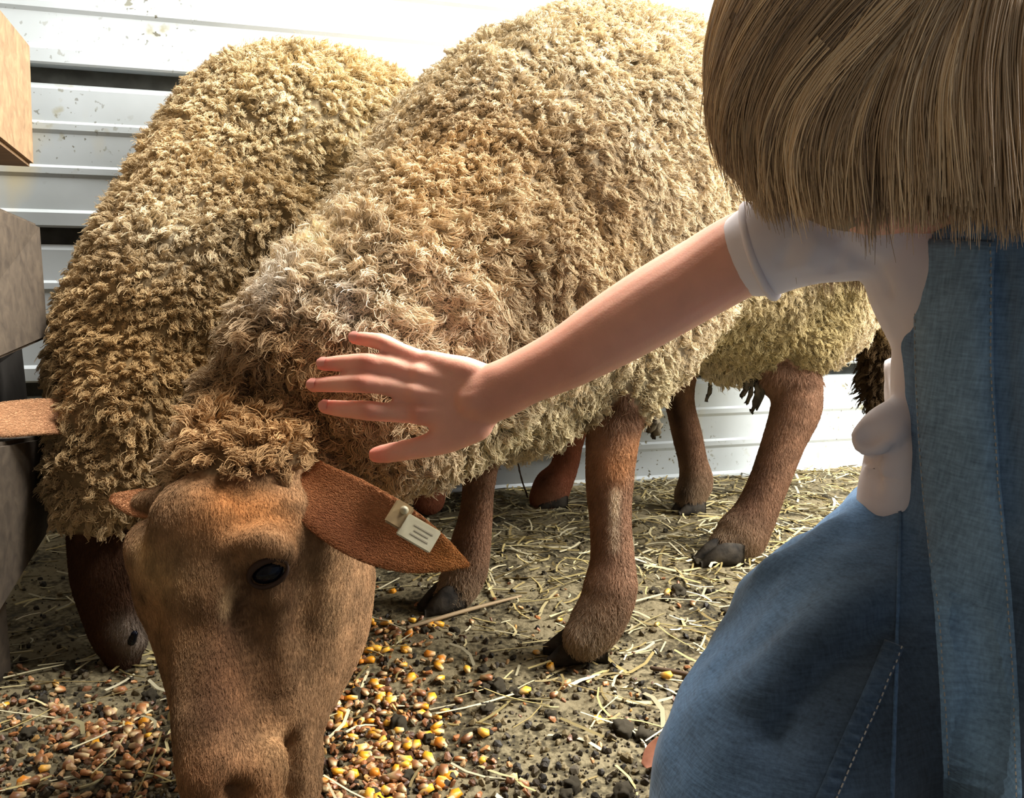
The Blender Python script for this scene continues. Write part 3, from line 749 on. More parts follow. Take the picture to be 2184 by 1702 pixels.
def on2(px, py):
    p, n = hit(b2, px, py); return p
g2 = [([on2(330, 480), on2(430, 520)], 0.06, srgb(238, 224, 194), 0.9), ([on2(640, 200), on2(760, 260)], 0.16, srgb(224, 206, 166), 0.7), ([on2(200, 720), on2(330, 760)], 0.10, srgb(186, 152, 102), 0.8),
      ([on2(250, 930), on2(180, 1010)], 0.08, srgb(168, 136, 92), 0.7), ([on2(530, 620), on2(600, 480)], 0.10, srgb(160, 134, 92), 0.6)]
def wool_c2(V):
    return blend_cols(V, srgb(210, 188, 150), g2) * (1 + 0.16 * vnoise(V, 12, 8.3))[:, None]
face2 = [([P(285, 1370, .92), P(270, 1340, .92)], 0.013, srgb(165, 152, 138), 0.8)]
def skin_c2(V):
    c = blend_cols(V, srgb(66, 44, 30), face2)
    c2 = blend_cols(V, srgb(160, 100, 74), [([P(1150, 1020, 1.53), P(1190, 960, 1.53)], 0.02, srgb(52, 36, 28), 0.85), ([P(1170, 1070, 1.54)], 0.03, srgb(120, 96, 74), 0.7)])
    return np.where((V[:, 0] > -0.2)[:, None], c2, c)
set_cols(m2, np.where(w2[:, None], wool_c2(V2) * 0.45, skin_c2(V2)))  # under-wool darkened here too, as painted shade between the locks
ruffle(sheep2, w2, [[on2(480, 620), on2(600, 600)], [on2(130, 850), on2(260, 850), on2(400, 830)], [on2(300, 520), on2(420, 560)]])
fleece(sheep2, w2, 0.0088, wool_c2, lambda p: 0.019 + 0 * p[:, 0], lambda p: 0.0052 + 0 * p[:, 0], 34, lambda p, n: np.tile(np.array([0.1, -0.3, -1.0]), (len(p), 1)), None)
short_coat('short_fur', sheep2, ~w2, lambda p: np.tile(np.array([0, 0, -1.0]), (len(p), 1)), lambda p: 0.007 + 0 * p[:, 0], 0.0017, skin_c2, M_fur, rad=0.0003)
e2 = np.array([P(175, 905, .96), P(120, 895, .93), P(60, 897, .90), P(-10, 905, .865), P(-90, 915, .83)])
ear3 = ear_blade('ear', e2, [.020, .0215, .0215, .019, .006], -ray_dir(60, 890) + np.array([0, 0, .6]), 0.25, 0.009, M_hide, sheep2, lambda V: np.tile(srgb(186, 140, 104), (len(V), 1)))
short_coat('ear_fur', ear3, None, lambda p: np.tile(unit(e2[-1] - e2[0]), (len(p), 1)), lambda p: 0.004 + 0 * p[:, 0], 0.0013, lambda p: blend_cols(p, srgb(190, 146, 108), [([P(130, 910, .92)], .02, srgb(120, 76, 50), .7)]), M_fur, tilt=0.85)
hoof_at(sheep2, (1145, 1078), (1200, 1072), 0.052, 0.028)
hoof_at(sheep2, (490, 1248), (545, 1240), 0.052, 0.028)
hoof_at(sheep2, (640, 1172), (690, 1165), 0.052, 0.028)
hoof_at(sheep2, (890, 1082), (935, 1078), 0.050, 0.028)
nose = P(283, 1385, .912)
Vn, Fn, _, _ = tube([P(281, 1368, .912), P(287, 1352, .908)], [.0045, .0035], 2, 8); mesh_obj('nostril', Vn, Fn, M_eye, sheep2)

# ------------------------------------------------------------------ wooden partition at the left
part_e = bpy.data.objects.new('board_partition', None); link(part_e)
tag(part_e, 'partition of three wide wooden boards at the left edge beside the rear sheep', 'partition')
def board(p_top_far, p_bot_far, p_top_near, p_bot_near, thick, mat, label, extend=2.2):
    a, b, c, d = [np.asarray(q, float) for q in (p_top_far, p_bot_far, p_top_near, p_bot_near)]
    c = a + (c - a) * extend; d = b + (d - b) * extend
    n = unit(np.cross(c - a, b - a)); 
    if n[0] > 0: n = -n                                   # thickness goes away, to the left
    bm = bmesh.new()
    vs = [bm.verts.new(q) for q in (a, b, d, c, a + n * thick, b + n * thick, d + n * thick, c + n * thick)]
    for f in ((0, 1, 2, 3), (7, 6, 5, 4), (0, 4, 5, 1), (1, 5, 6, 2), (2, 6, 7, 3), (3, 7, 4, 0)): bm.faces.new([vs[i] for i in f])
    bmesh.ops.recalc_face_normals(bm, faces=bm.faces)
    bmesh.ops.bevel(bm, geom=list(bm.edges), offset=0.004, segments=2, affect='EDGES')
    me = bpy.data.meshes.new('board'); bm.to_mesh(me); bm.free(); me.materials.append(mat)
    o = link(bpy.data.objects.new('board', me), part_e); o['label'] = label
    return o
dn = 0.84
board(P(64, 92, 1.0), P(73, 357, 1.0), P(0, 12, dn), P(0, 300, dn), 0.038, M_board1, 'upper board of light tan wood')
board(P(86, 478, 1.0), P(104, 722, 1.0), P(0, 440, dn), P(0, 768, dn), 0.038, M_board2, 'middle board of grey brown wood')
board(P(118, 925, 1.0), P(112, 1125, 1.0), P(0, 945, dn), P(0, 1310, dn), 0.038, M_board2, 'lower board of grey brown wood')
sh = np.array([-.03, 0, 0])  # dark sheet put in the gap to stand for its shade
board(P(97, 735, 1.13) + sh, P(122, 960, 1.13) + sh, P(0, 760, dn) + sh, P(0, 1000, dn) + sh, 0.03, flat_mat('gap_shade', (0.03, 0.027, 0.024), 0.8, 0.1, 20, (0.05, 0.045, 0.04)), 'dark sheet standing in for the shade in the gap above the lower board')
q0 = P(-60, 200, .78); q0[2] = 0
V, Fc = slab(np.array([q0[0] - 0.075, q0[1], 0.42]), np.array([1., 0, 0]), np.array([0, 1., 0]), np.array([0, 0, 1.]), 0.09, 0.09, 0.86, 0.004)
mesh_obj('post', V, Fc, M_board2, part_e, False)
# nails in the upper board
bb = BVHTree.FromPolygons([x.co for x in part_e.children[0].data.vertices], [tuple(p.vertices) for p in part_e.children[0].data.polygons])
for px, py in ((23, 101), (5, 215)):
    p, n = hit(bb, px, py)
    if p is not None:
        rot = np.array(Vector(n).to_track_quat('Z', 'Y').to_matrix()); mesh_obj('nail', (rot @ (Vs * [0.55, 0.9, 0.4]).T).T + p, Fs, M_twig, part_e.children[0])

# ------------------------------------------------------------------ child
w = Union()
w.px([(1980, 480, .605, 96), (1830, 480, .605, 92), (1720, 495, .614, 90), (1600, 535, .632, 90), (1500, 590, .645, 87), (1400, 648, .653, 85), (1310, 702, .66, 80), (1210, 762, .668, 68), (1120, 805, .675, 60), (1060, 838, .68, 59), (1020, 850, .682, 60)], 'arm')
kn = {'i': (892, 880, .680, 27), 'm': (880, 836, .679, 25), 'r': (892, 797, .681, 24), 'p': (915, 768, .684, 22)}
for k, (x, y, d, r) in kn.items():
    ox = {'i': (1020, 880), 'm': (1015, 855), 'r': (1015, 830), 'p': (1025, 812)}[k]
    w.px([(ox[0], ox[1], .682, 36), ((ox[0] + x) / 2, (ox[1] + y) / 2, .681, 32), (x, y, d, r)], 'hand')
w.px([(880, 880, .682, 24), (835, 880, .679, 21), (785, 876, .678, 21.5), (735, 872, .684, 19), (694, 868, .691, 16)], 'hand')
w.px([(868, 834, .681, 24), (820, 822, .677, 20.5), (768, 817, .676, 21), (712, 819, .682, 18.5), (666, 822, .690, 15)], 'hand')
w.px([(880, 795, .683, 22), (830, 779, .679, 19.5), (782, 773, .679, 20), (732, 774, .685, 18), (688, 777, .692, 15)], 'hand')
w.px([(905, 768, .686, 20), (860, 750, .683, 17.5), (818, 731, .683, 18), (784, 724, .688, 16.5), (755, 721, .694, 14)], 'hand')
w.px([(1015, 905, .684, 38), (955, 935, .684, 32), (905, 952, .683, 25), (860, 961, .684, 22.5), (825, 967, .688, 21), (803, 970, .691, 18)], 'hand')
w.px([(1020, 880, .684, 45), (950, 905, .684, 36)], 'hand')
# torso, neck, head
w.px([(2250, 470, .60, 230), (2310, 700, .60, 270), (2320, 1000, .60, 290), (2290, 1300, .60, 300)], 'torso')
w.px([(1990, 480, .605, 90), (2250, 440, .605, 140), (2620, 490, .605, 95)], 'torso')
hd = P(1885, 115, .545)                                 # middle of the head
ex, ey, ez = unit(rt + 0.25 * -fwd), None, unit(up * 1.0 + rt * 0.12)     # face looks to the right, slightly towards the lens
ey = unit(np.cross(ez, ex)); ez = np.cross(ex, ey)
w.add([hd - ez * .035, hd + ez * .0, hd + ez * .035], [(.070, .082), (.074, .088), (.066, .080)], 'head', hint=ex)
w.add([hd + ex * .03 - ez * .05, hd + ex * .02 - ez * .0], [.052, .06], 'head', hint=ex)
w.add([hd + ex * .05 - ez * .072, hd + ex * .035 - ez * .055], [.026, .04], 'head', hint=ex)      # chin
w.add([hd + ex * .082 - ez * .012, hd + ex * .094 - ez * .03], [.008, .011], 'head', hint=ex)    # nose
w.add([hd + ex * .080 - ez * .052 - ey * .018, hd + ex * .084 - ez * .052, hd + ex * .080 - ez * .052 + ey * .018], [.004, .006, .004], 'head')  # lips
w.add([hd - ez * .06 - ex * .005, P(2160, 380, .60)], [.045, .05], 'head', hint=ex)                # neck
for s in (-1, 1): w.add([hd + ey * s * .072 - ez * .005, hd + ey * s * .08 - ez * .035], [.011, .008], 'head', hint=ex)   # ears
# far arm, resting on the other thigh outside the picture
la = [P(2640, 480, .60), P(2960, 780, .60), P(2850, 1050, .53), P(2730, 1150, .49)]
w.add(la, [.036, .030, .024, .020], 'arm')
for i in range(4):
    a = la[-1] + np.array([-.022 + .015 * i, -.03, -.012]); w.add([la[-1] + np.array([-.012 + .008 * i, -.01, 0]), a, a + np.array([-.004, -.022, -.014 - .002 * (i == 1)])], [.0105, .0085, .0065], 'hand')
w.add([la[-1], la[-1] + np.array([-.03, -.012, -.004]), la[-1] + np.array([-.042, -.034, -.01])], [.012, .010, .007], 'hand')
person = w.build('person', 0.0022, 4, M_skin)
tag(person, 'child with blond hair in blue overalls reaching out to stroke the front sheep', 'person')
mp_ = person.data
bp = bvh_of(person)
def onp(px, py): return hit(bp, px, py)[0]
for a, b in (((892, 880), (1000, 865)), ((882, 836), (1000, 850))): brush(mp_, [onp(*a), onp(*b)], 0.005, 0.0012)
for q in ((890, 876), (882, 832), (893, 795), (784, 874), (768, 815), (782, 771), (815, 730)): brush(mp_, [onp(*q)], 0.007, 0.0016)
brush(mp_, [onp(1000, 780), onp(1040, 790)], 0.012, 0.003)
Vp = get_v(mp_)
knob = [onp(*q) for q in ((888, 878), (784, 874), (768, 815), (782, 771))]
sk = [([q], 0.009, srgb(205, 118, 98), 0.55) for q in knob] + [([P(x, y, .688)], 0.012, srgb(222, 128, 112), 0.7) for x, y in ((690, 868), (664, 822), (686, 777), (752, 721), (805, 970))]
sk += [([onp(1180, 790), onp(1060, 860)], 0.03, srgb(198, 132, 108), 0.5)]
set_cols(mp_, blend_cols(Vp, srgb(230, 170, 146), sk))
# fingernails
def nail(px, py, tip, wd, ln):
    p, n = hit(bp, px, py); d = tip - p; d = unit(d - n * (d @ n)); s = np.cross(n, d)
    V, Fc = [], []
    for i in range(5):
        for j in range(5):
            a, b = -1 + i / 2, -1 + j / 2; k = 1 if abs(a) < 1 else 0.82
            V.append(p + d * ln * a * (1 if abs(b) < 1 else .85) + s * wd * b * k + n * (0.0007 - 0.0016 * b * b - 0.0008 * (a > .9)))
    for i in range(4):
        for j in range(4): Fc.append((i * 5 + j, i * 5 + j + 1, i * 5 + j + 6, i * 5 + j + 5))
    mesh_obj('fingernail', V, Fc, M_nail, person)
M_nail = flat_mat('fingernail', srgb(226, 150, 134), 0.4, 0.3)
bp = bvh_of(person)
for px, py, tx in ((688, 862, (660, 862)), (662, 816, (630, 816)), (684, 770, (650, 770)), (752, 716, (720, 712))):
    nail(px, py, P(tx[0], tx[1], .695), 0.0042, 0.0048)
# face: eyes, brows, mouth colour
for s in (-1, 1):
    c = hd + ex * .066 + ey * s * .03 + ez * .002
    Ve, Fe, _, _ = tube([c - ex * .002, c + ex * .002], [.0105, .0105], 1, 16, hint=ez); mesh_obj('eye', Ve, Fe, flat_mat('eye_white', (.7, .7, .7), .1, .6), person)
    Ve, Fe, _, _ = tube([c + ex * .0085, c + ex * .0095], [.0045, .0035], 1, 12, hint=ez); mesh_obj('iris', Ve, Fe, M_eye, person)
Vm, Fm, _, _ = tube([hd + ex * .083 - ez * .052 - ey * .016, hd + ex * .088 - ez * .052, hd + ex * .083 - ez * .052 + ey * .016], [.002, .0035, .002], 4, 10)
mesh_obj('lips', Vm, Fm, flat_mat('lips', srgb(200, 110, 100), .5), person)

# shirt
s_ = Union()
s_.px([(2280, 460, .605, 250), (2325, 560, .605, 330), (2362, 700, .605, 425), (2366, 820, .605, 445), (2362, 980, .605, 435), (2320, 1150, .605, 410)], 'shirt')
s_.px([(2100, 480, .60, 130), (1920, 475, .600, 122), (1800, 482, .606, 118), (1700, 505, .616, 110), (1632, 530, .626, 105)], 'shirt')
s_.px([(1990, 560, .60, 150), (2050, 640, .60, 170)], 'shirt')
s_.px([(2480, 480, .605, 140), (2660, 500, .60, 128), (2820, 650, .60, 122)], 'shirt')
s_.px([(1985, 640, .605, 70), (1992, 760, .60, 84), (1990, 870, .597, 86)], 'shirt')
ring = []
for k_ in range(13):
    a_ = 2 * math.pi * k_ / 12
    ring.append((1872 + 52 * .86 * math.cos(a_) + 30 * .5 * math.sin(a_), 925 - 52 * .5 * math.cos(a_) + 30 * .86 * math.sin(a_), .578 - .006 * math.sin(a_), 13 + 3 * math.sin(a_)))
s_.px(ring, 'shirt', hint=tuple(-fwd))
s_.px([(1960, 895, .597, 70), (1885, 920, .588, 50), (1860, 934, .588, 38)], 'shirt')
s_.px([(1960, 950, .592, 70), (1920, 990, .592, 78), (1922, 1070, .595, 90)], 'shirt')
shirt = s_.build('shirt', 0.0032, 3, M_shirt, person)
ms = shirt.data
bs = bvh_of(shirt)
Vsh = get_v(ms); Nsh = get_n(ms)
set_v(ms, Vsh + Nsh * (0.0026 * vnoise(Vsh * [1, 1, .6], 42, 2.2))[:, None])
def ons(px, py): return hit(bs, px, py)[0]
for pts, rad, am in (([(1840, 985), (1875, 975), (1905, 955)], .003, -.004), ([(1860, 1000), (1875, 1030)], .004, -.003), ([(1885, 990), (1890, 1030)], .003, .002), ([(1840, 560), (1790, 500)], .006, -.004), ([(1720, 560), (1740, 520)], .006, .003), ([(1860, 560), (1895, 620)], .004, -.003), ([(1670, 560), (1700, 470)], .004, -.0025), ([(1780, 575), (1800, 530)], .004, -.003)):
    pp = [ons(*q) for q in pts]
    if all(q is not None for q in pp): brush(ms, pp, rad, am)
# turned edge of the sleeve
cuff = []
ca = unit(P(1600, 540, .632) - P(1700, 505, .616)); cs = unit(np.cross(ca, fwd)); cn = np.cross(ca, cs); cc = P(1622, 536, .628)
for a in np.linspace(0, 2 * math.pi, 25): cuff.append(cc + (cs * math.cos(a) + cn * math.sin(a)) * (102 * .628 / F))
Vc, Fcx, _, _ = tube(cuff, [.0032] * 25, 2, 8, True, hint=ca); mesh_obj('sleeve_hem', Vc, Fcx, M_shirt, shirt)

# overalls
o_ = Union()
o_.px([(2322, 500, .585, 385), (2342, 700, .58, 400), (2338, 900, .575, 400), (2336, 1100, .57, 405), (2338, 1350, .56, 420), (2345, 1650, .55, 440), (2345, 1900, .54, 450)], 'torso', capk=0.25)
o_.px([(2090, 1260, .64, 330), (1930, 1390, .60, 320), (1800, 1490, .56, 305), (1690, 1640, .52, 285), (1640, 1800, .49, 262), (1630, 1900, .475, 235)], 'thigh')
o_.px([(1630, 1930, .475, 200), (1900, 2000, .60, 170), (2150, 1800, .78, 130)], 'shin')
o_.px([(2450, 1500, .55, 330), (2420, 1800, .45, 320), (2420, 1960, .42, 280)], 'thigh')
o_.px([(2420, 1990, .42, 230), (2500, 1900, .60, 190), (2500, 1700, .80, 140)], 'shin')
over = o_.build('overalls', 0.0042, 5, M_denim, person)
mo = over.data
Vo, No = get_v(mo), get_n(mo)
# cloth folds: long soft creases over the thigh and down the bib
fold = 0.008 * vnoise(Vo @ np.array([[1, 0, .5], [0, 1, 0], [-.5, 0, .35]]), 15, 1.3) + 0.0025 * vnoise(Vo, 38, 4.4)
labo, _ = o_.nearest(Vo); fold *= np.where(labo == 'torso', 0.35, 1.0)
set_v(mo, Vo + No * fold[:, None])
bo = bvh_of(over)
def ono(px, py, out=0.0):
    p, n = hit(bo, px, py); return p + n * out
for pts, rad, am in (([(1895, 1050), (1760, 1130), (1690, 1190)], .012, .004), ([(1890, 1330), (1760, 1430), (1660, 1560)], .012, -.008), ([(1890, 1250), (1740, 1340), (1600, 1480)], .014, .005), ([(1640, 1215)], .014, .006),
                     ([(2130, 560), (2140, 900), (2165, 1100)], .008, -.006), ([(1912, 1100), (1905, 1400), (1885, 1690)], .006, .002)):
    brush(mo, [ono(*q) for q in pts], rad, am)
Vo = get_v(mo)
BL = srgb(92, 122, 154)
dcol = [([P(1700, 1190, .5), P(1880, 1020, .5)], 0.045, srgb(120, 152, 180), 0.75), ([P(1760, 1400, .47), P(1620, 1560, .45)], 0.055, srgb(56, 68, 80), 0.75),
        ([P(2050, 1330, .46), P(2030, 1690, .45)], 0.085, srgb(50, 56, 62), 0.9), ([P(2030, 700, .46), P(2050, 950, .46)], 0.05, srgb(122, 156, 186), 0.85), ([P(1850, 1560, .5), P(1830, 1690, .48)], 0.02, srgb(110, 140, 172), 0.6)]  # dark grey entry paints the light falloff into the lower torso
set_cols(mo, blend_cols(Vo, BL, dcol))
bo = bvh_of(over)
def ribbon(name, line, wd, th, mat, parent, cols=None, lift=0.001, pucker=0.0):
    """a cloth strip lying on the overalls: every point of it rests on the denim below"""
    L = catmull(np.array([(x, y, 0) for x, y in line], float), max(2, int(60 / len(line))))[:, :2]
    T2 = unit(np.gradient(L, axis=0)); S2 = np.stack([-T2[:, 1], T2[:, 0]], 1)
    V, Fc, Cc, Nc = [], [], [], []; us = (-1, -.94, -.5, 0, .5, .94, 1); k = len(us)
    for i in range(len(L)):
        row = []
        for u_ in us:
            p, n = hit(bo, *(L[i] + S2[i] * wd * u_))
            if p is None: break
            pk = pucker * math.sin(i * 1.9) * (1 - abs(u_))
            row.append((p, n, -0.0015 if abs(u_) == 1 else th + lift + pk))
        if len(row) < len(us): continue
        Cc.append(row[3][0]); Nc.append(row[3][1])
        V += [p + n * e for p, n, e in row] + [row[-1][0] - row[-1][1] * .003, row[0][0] - row[0][1] * .003]
    k += 2; nr = len(V) // k
    for i in range(nr - 1):
        for j in range(k): Fc.append((i * k + j, i * k + (j + 1) % k, i * k + k + (j + 1) % k, i * k + k + j))
    Fc += [tuple(range(k))[::-1], tuple((nr - 1) * k + j for j in range(k))]
    o = mesh_obj(name, V, Fc, mat, parent)
    set_cols(o.data, np.tile(cols if cols is not None else BL, (len(V), 1)))
    return o, L, S2
strap_line = [(2040, 470), (2036, 600), (2036, 760), (2042, 900), (2052, 1040), (2066, 1180), (2080, 1350), (2090, 1520), (2098, 1735)]
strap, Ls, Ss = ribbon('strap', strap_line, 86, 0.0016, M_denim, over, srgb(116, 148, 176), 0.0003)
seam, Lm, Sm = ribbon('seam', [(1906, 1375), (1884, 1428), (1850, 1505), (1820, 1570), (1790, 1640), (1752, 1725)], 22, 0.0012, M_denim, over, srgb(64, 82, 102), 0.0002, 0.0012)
seam2, Ln, Sn = ribbon('seam', [(1922, 1030), (1918, 1150), (1914, 1300), (1908, 1500), (1900, 1725)], 3.5, 0.0008, M_denim, over, srgb(78, 104, 132), 0.0002)
def stitches(parent, L, S, off, step, ln):
    V, Fc = [], []
    d = np.concatenate([[0], np.cumsum(np.linalg.norm(np.diff(L, axis=0), axis=1))])
    for q in np.arange(5, d[-1] - 5, step):
        i = min(int(np.searchsorted(d, q)), len(L) - 1)
        c = np.array([np.interp(q, d, L[:, k]) for k in (0, 1)]) + S[i] * off
        p, n = hit(bo, *c)
        if p is None: continue
        p2, _ = hit(bo, *(c + [S[i][1] * 3, -S[i][0] * 3])); if_ok = p2 is not None
        if not if_ok: continue
        t = unit(p2 - p); t = unit(t - n * (t @ n))
        a, b = slab(p + n * 0.0021, t, np.cross(n, t), n, ln, 0.0007, 0.0006, 0.0002)
        Fc += [[q_ + len(V) for q_ in f] for f in b]; V += a
    o = mesh_obj('stitching', V, Fc, M_thread, parent, False); o['kind'] = 'stuff'
stitches(seam, Lm, Sm, -16, 15, 0.0026)
stitches(strap, Ls, Ss, 78, 15, 0.0024); stitches(strap, Ls, Ss, -78, 15, 0.0024)
# boots under the child, outside the picture
for c in (P(2210, 1760, .82), P(2520, 1680, .84)):
    c = c.copy(); c[2] = 0.035
    bt = Union(); bt.add([c + [0, -.06, 0], c + [0, .0, .0], c + [0, .07, -.004]], [.036, .038, .032], 'b', hint=(0, 0, 1)); bt.build('boot', 0.005, 3, M_boot, person)

# hair: locks flow from the crown over the skull and hang
crown = hd + ez * .085 + ex * .03 - ey * .0
def comb_hair():
    NL = 1000; PER = 60; K = 22
    A = np.array([.103, .100, .112])                         # half axes of the hair shell along ex, ey, ez
    allp, allc = [], []
    for l in range(NL):
        # root on the upper skull
        while True:
            d = unit(rng.normal(size=3)); 
            if d[2] > -0.30 and d[0] < 0.70: break
        shell = 0.90 + 0.12 * rng.random()
        under = l < 260                                       # under layer that hangs straight from the sides of the head
        if under:
            az = rng.random() * 2 * math.pi; d = unit(np.array([0.93 * math.cos(az), math.sin(az), 0.25 * rng.random()])); shell = 0.80 + 0.10 * rng.random()
        q = d * A * shell
        zj = 0.006 * rng.normal()
        path = [q.copy()]
        cr = unit(np.array([.66, -.58, .48]))
        total = 0; qm = q[0]
        step = 0.011
        sw = rng.normal() * 0.25
        maxl = 0.18 + 0.16 * rng.random()
        while total < maxl and q[2] > -0.119 * math.sqrt(max(0.04, 1 - abs(min(qm, 0) / 0.112) ** 2.2)) + zj:
            nrm = unit(q / A ** 2)
            away = unit(q / A - cr * 0.98)
            grav = np.array([-0.05, 0, -1.0])
            f = away * 1.0 + grav * (0.22 + 0.4 * min(1, max(0, (q[0] + .03) / .09))) + np.cross(nrm, away) * sw * 0.5
            f = f - nrm * (f @ nrm)
            z0_ = -.035 + .055 * min(1, max(0, (q[0] + .03) / .09))
            hg_ = 1.0 if under else min(1.0, max(0.0, (z0_ - q[2]) / .06))
            f = unit(f) * (1 - hg_) + np.array([-3.6 * q[0] if q[0] < 0 else 0.02, 0, -1.0]) * hg_
            q = q + unit(f) * step
            rr = np.linalg.norm(q / A)
            if q[2] > -.02 or rr < shell: q = q / rr * shell
            path.append(q.copy()); total += step; qm = min(qm, q[0])
        if len(path) < 4: continue
        path = np.array(path); tt = np.linspace(0, len(path) - 1, K); path = np.stack([np.interp(tt, np.arange(len(path)), path[:, k]) for k in range(3)], 1)
        T = unit(np.gradient(path, axis=0)); Nn = unit(path / A ** 2); B = unit(np.cross(T, Nn))
        t = np.linspace(0, 1, K)
        wl = 0.0085 * (0.5 + rng.random())
        al = rng.random(PER) * 2 * math.pi; rr = np.sqrt(rng.random(PER)) * wl
        prof = 1.0 - 0.55 * t ** 2
        off = (rr * np.cos(al))[:, None, None] * prof[None, :, None] * B[None] + (0.35 * rr * np.sin(al))[:, None, None] * prof[None, :, None] * Nn[None]
        fly = 0.004 * rng.normal(size=(PER, 1, 3)) * (t[None, :, None] ** 2)
        ln = 0.78 + 0.22 * rng.random(PER)
        Pth = path[None] + off + fly
        # shorten single hairs
        Ps = np.empty_like(Pth)
        for j in range(PER):
            ti = t * ln[j] * (K - 1)
            i0 = np.minimum(ti.astype(int), K - 2); fr = (ti - i0)[:, None]
            Ps[j] = Pth[j, i0] * (1 - fr) + Pth[j, i0 + 1] * fr
        base = srgb(182, 158, 126) if rng.random() < .6 else (srgb(220, 196, 158) if rng.random() < .6 else srgb(144, 124, 102))
        allc.append(np.tile(base * (0.85 + .3 * rng.random()), (PER, 1)) * (0.8 + 0.4 * rng.random((PER, 1))))
        allp.append(Ps)
    Q = np.concatenate(allp); c = np.concatenate(allc)
    W = hd + Q[..., 0:1] * ex + Q[..., 1:2] * ey + Q[..., 2:3] * ez
    return strands('hair', W, 0.00030 * np.r_[np.ones(K - 4), .9, .75, .55, .3], c, M_hair, person)
# scalp cap so no skin shows between the locks
cap = Union(); cap.add([hd - ez * .045 - ex * .012, hd - ex * .006, hd + ez * .045 - ex * .006], [(.062, .066), (.080, .082), (.066, .070)], 'c', hint=ex)
capo = cap.build('hair_cap', 0.005, 4, M_hair, person); set_cols(capo.data, np.tile(srgb(112, 88, 62), (len(capo.data.vertices), 1)))
comb_hair()

# ------------------------------------------------------------------ floor litter
def straw_mesh(ln, wd, bendv, col):
    k = 4; V, Fc = [], []
    for i in range(k):
        t = i / (k - 1); x = (t - .5) * ln; y = bendv * math.sin(t * math.pi) * ln; r = wd * (1 - .3 * t)
        for a in range(3):
            an = 2 * math.pi * a / 3 + .5; V.append((x, y + r * math.cos(an), 0.6 * r * math.sin(an)))
    for i in range(k - 1):
        for a in range(3): Fc.append((i * 3 + a, i * 3 + (a + 1) % 3, i * 3 + 3 + (a + 1) % 3, i * 3 + 3 + a))
    Fc += [(2, 1, 0), (9, 10, 11)]
    return np.array(V), Fc
def straw_col():
    return srgb(*random.choice([(214, 200, 150), (196, 178, 120), (232, 222, 186), (170, 152, 100), (206, 196, 160), (146, 128, 84)])) * random.uniform(.75, 1.1)
STRAW_L = 'dry pale straw stem lying loose on the dirt floor'
protos = []
for i in range(10):
    V, Fc = straw_mesh(random.uniform(.05, .12), random.uniform(.0008, .0018), random.uniform(-.12, .12), None)
    me_ = bpy.data.meshes.new('straw_stem'); me_.from_pydata([tuple(x) for x in V], [], Fc); me_.materials.append(M_straw)
    set_cols(me_, np.tile(straw_col() * 1.0, (len(V), 1))); protos.append(me_)
def scatter_px(n, poly_fn, z=0.0):
    """ground points drawn evenly on the ground itself inside a patch"""
    out = []
    while len(out) < n:
        p = poly_fn()
        if p is not None: out.append(p)
    return out
def wall_gap(p): return (p - Wa) @ wnor
for i in range(170):
    for _ in range(50):
        x, y = random.uniform(-.55, .75), random.uniform(.6, 1.6)
        p = np.array([x, y, 0])
        if wall_gap(p) > .06 and abs(x) < .62 * y + .03: break
    o = bpy.data.objects.new('straw_stem', protos[i % 10]); link(o)
    o.location = (x, y, floor_h(x, y) + random.uniform(.003, .007)); o.rotation_euler = (random.uniform(-.08, .08), random.uniform(-.10, .10), random.uniform(0, 6.28))
    where = 'left of the front sheep\'s head' if x < -.3 else ('around the hind hooves near the wall' if y > 1.2 else ('beside the denim knee' if x > .12 else 'around the front hooves and muzzle'))
    tag(o, 'dry pale straw stem on the dirt ' + where, 'straw', 'straw stems ' + where)
def big_mesh(name, items, mat, label, cat):
    V, Fc, Cc, n = [], [], [], 0
    for v_, f_, c_ in items:
        V.append(v_); Fc += [tuple(i + n for i in f) for f in f_]; n += len(v_); Cc.append(np.tile(c_, (len(v_), 1)))
    o = mesh_obj(name, np.vstack(V), Fc, mat, None, False, np.vstack(Cc))
    return tag(o, label, cat, None, 'stuff')
def place(v_, loc, rx, ry, rz, s=1.0):
    R = np.array(Matrix.Rotation(rz, 3, 'Z') @ Matrix.Rotation(ry, 3, 'Y') @ Matrix.Rotation(rx, 3, 'X'))
    return (R @ (v_ * s).T).T + loc
items = []
base = [straw_mesh(1, .03, b, None) for b in (-.15, -.05, 0, .06, .14)]
for i in range(11000):
    x, y = random.uniform(-.85, 1.0), random.uniform(.55, 1.85); p = np.array([x, y, 0])
    if wall_gap(p) < .004: continue
    dens = min(1.0, max(.10, (x + .9 * (y - 1.0)) * 1.5 + .28)) * (0.55 + 0.9 * (0.5 + 0.5 * noise.noise(Vector((x * 9, y * 9, 7)))))
    if x < -.25: dens = .22
    if random.random() > dens: continue
    v_, f_ = base[i % 5]; ln = random.choice([.012, .02, .03, .04, .06]) * random.uniform(.7, 1.3)
    sc = np.array([ln, ln, max(.0012, ln * .5) / .03 * .03]); th = random.uniform(.0007, .0013)
    vv = v_.copy(); vv[:, 0] *= ln; vv[:, 1] = (vv[:, 1]) * ln; vv[:, 2] = vv[:, 2] / .018 * th
    vv[:, 1] += (v_[:, 1] - v_[:, 1].mean()) * 0 + np.tile([.0009, -.0006, -.0003], len(v_) // 3) * (th / .0009) * .6
    items.append((place(vv, np.array([x, y, floor_h(x, y) + random.uniform(.0005, .006)]), random.uniform(-.4, .4), random.uniform(-.22, .22), random.uniform(0, 6.28)), f_, straw_col() * random.uniform(.55, 1.0)))
big_mesh('straw_litter', items, M_straw, 'chopped straw littering the dirt floor under the sheep', 'straw')

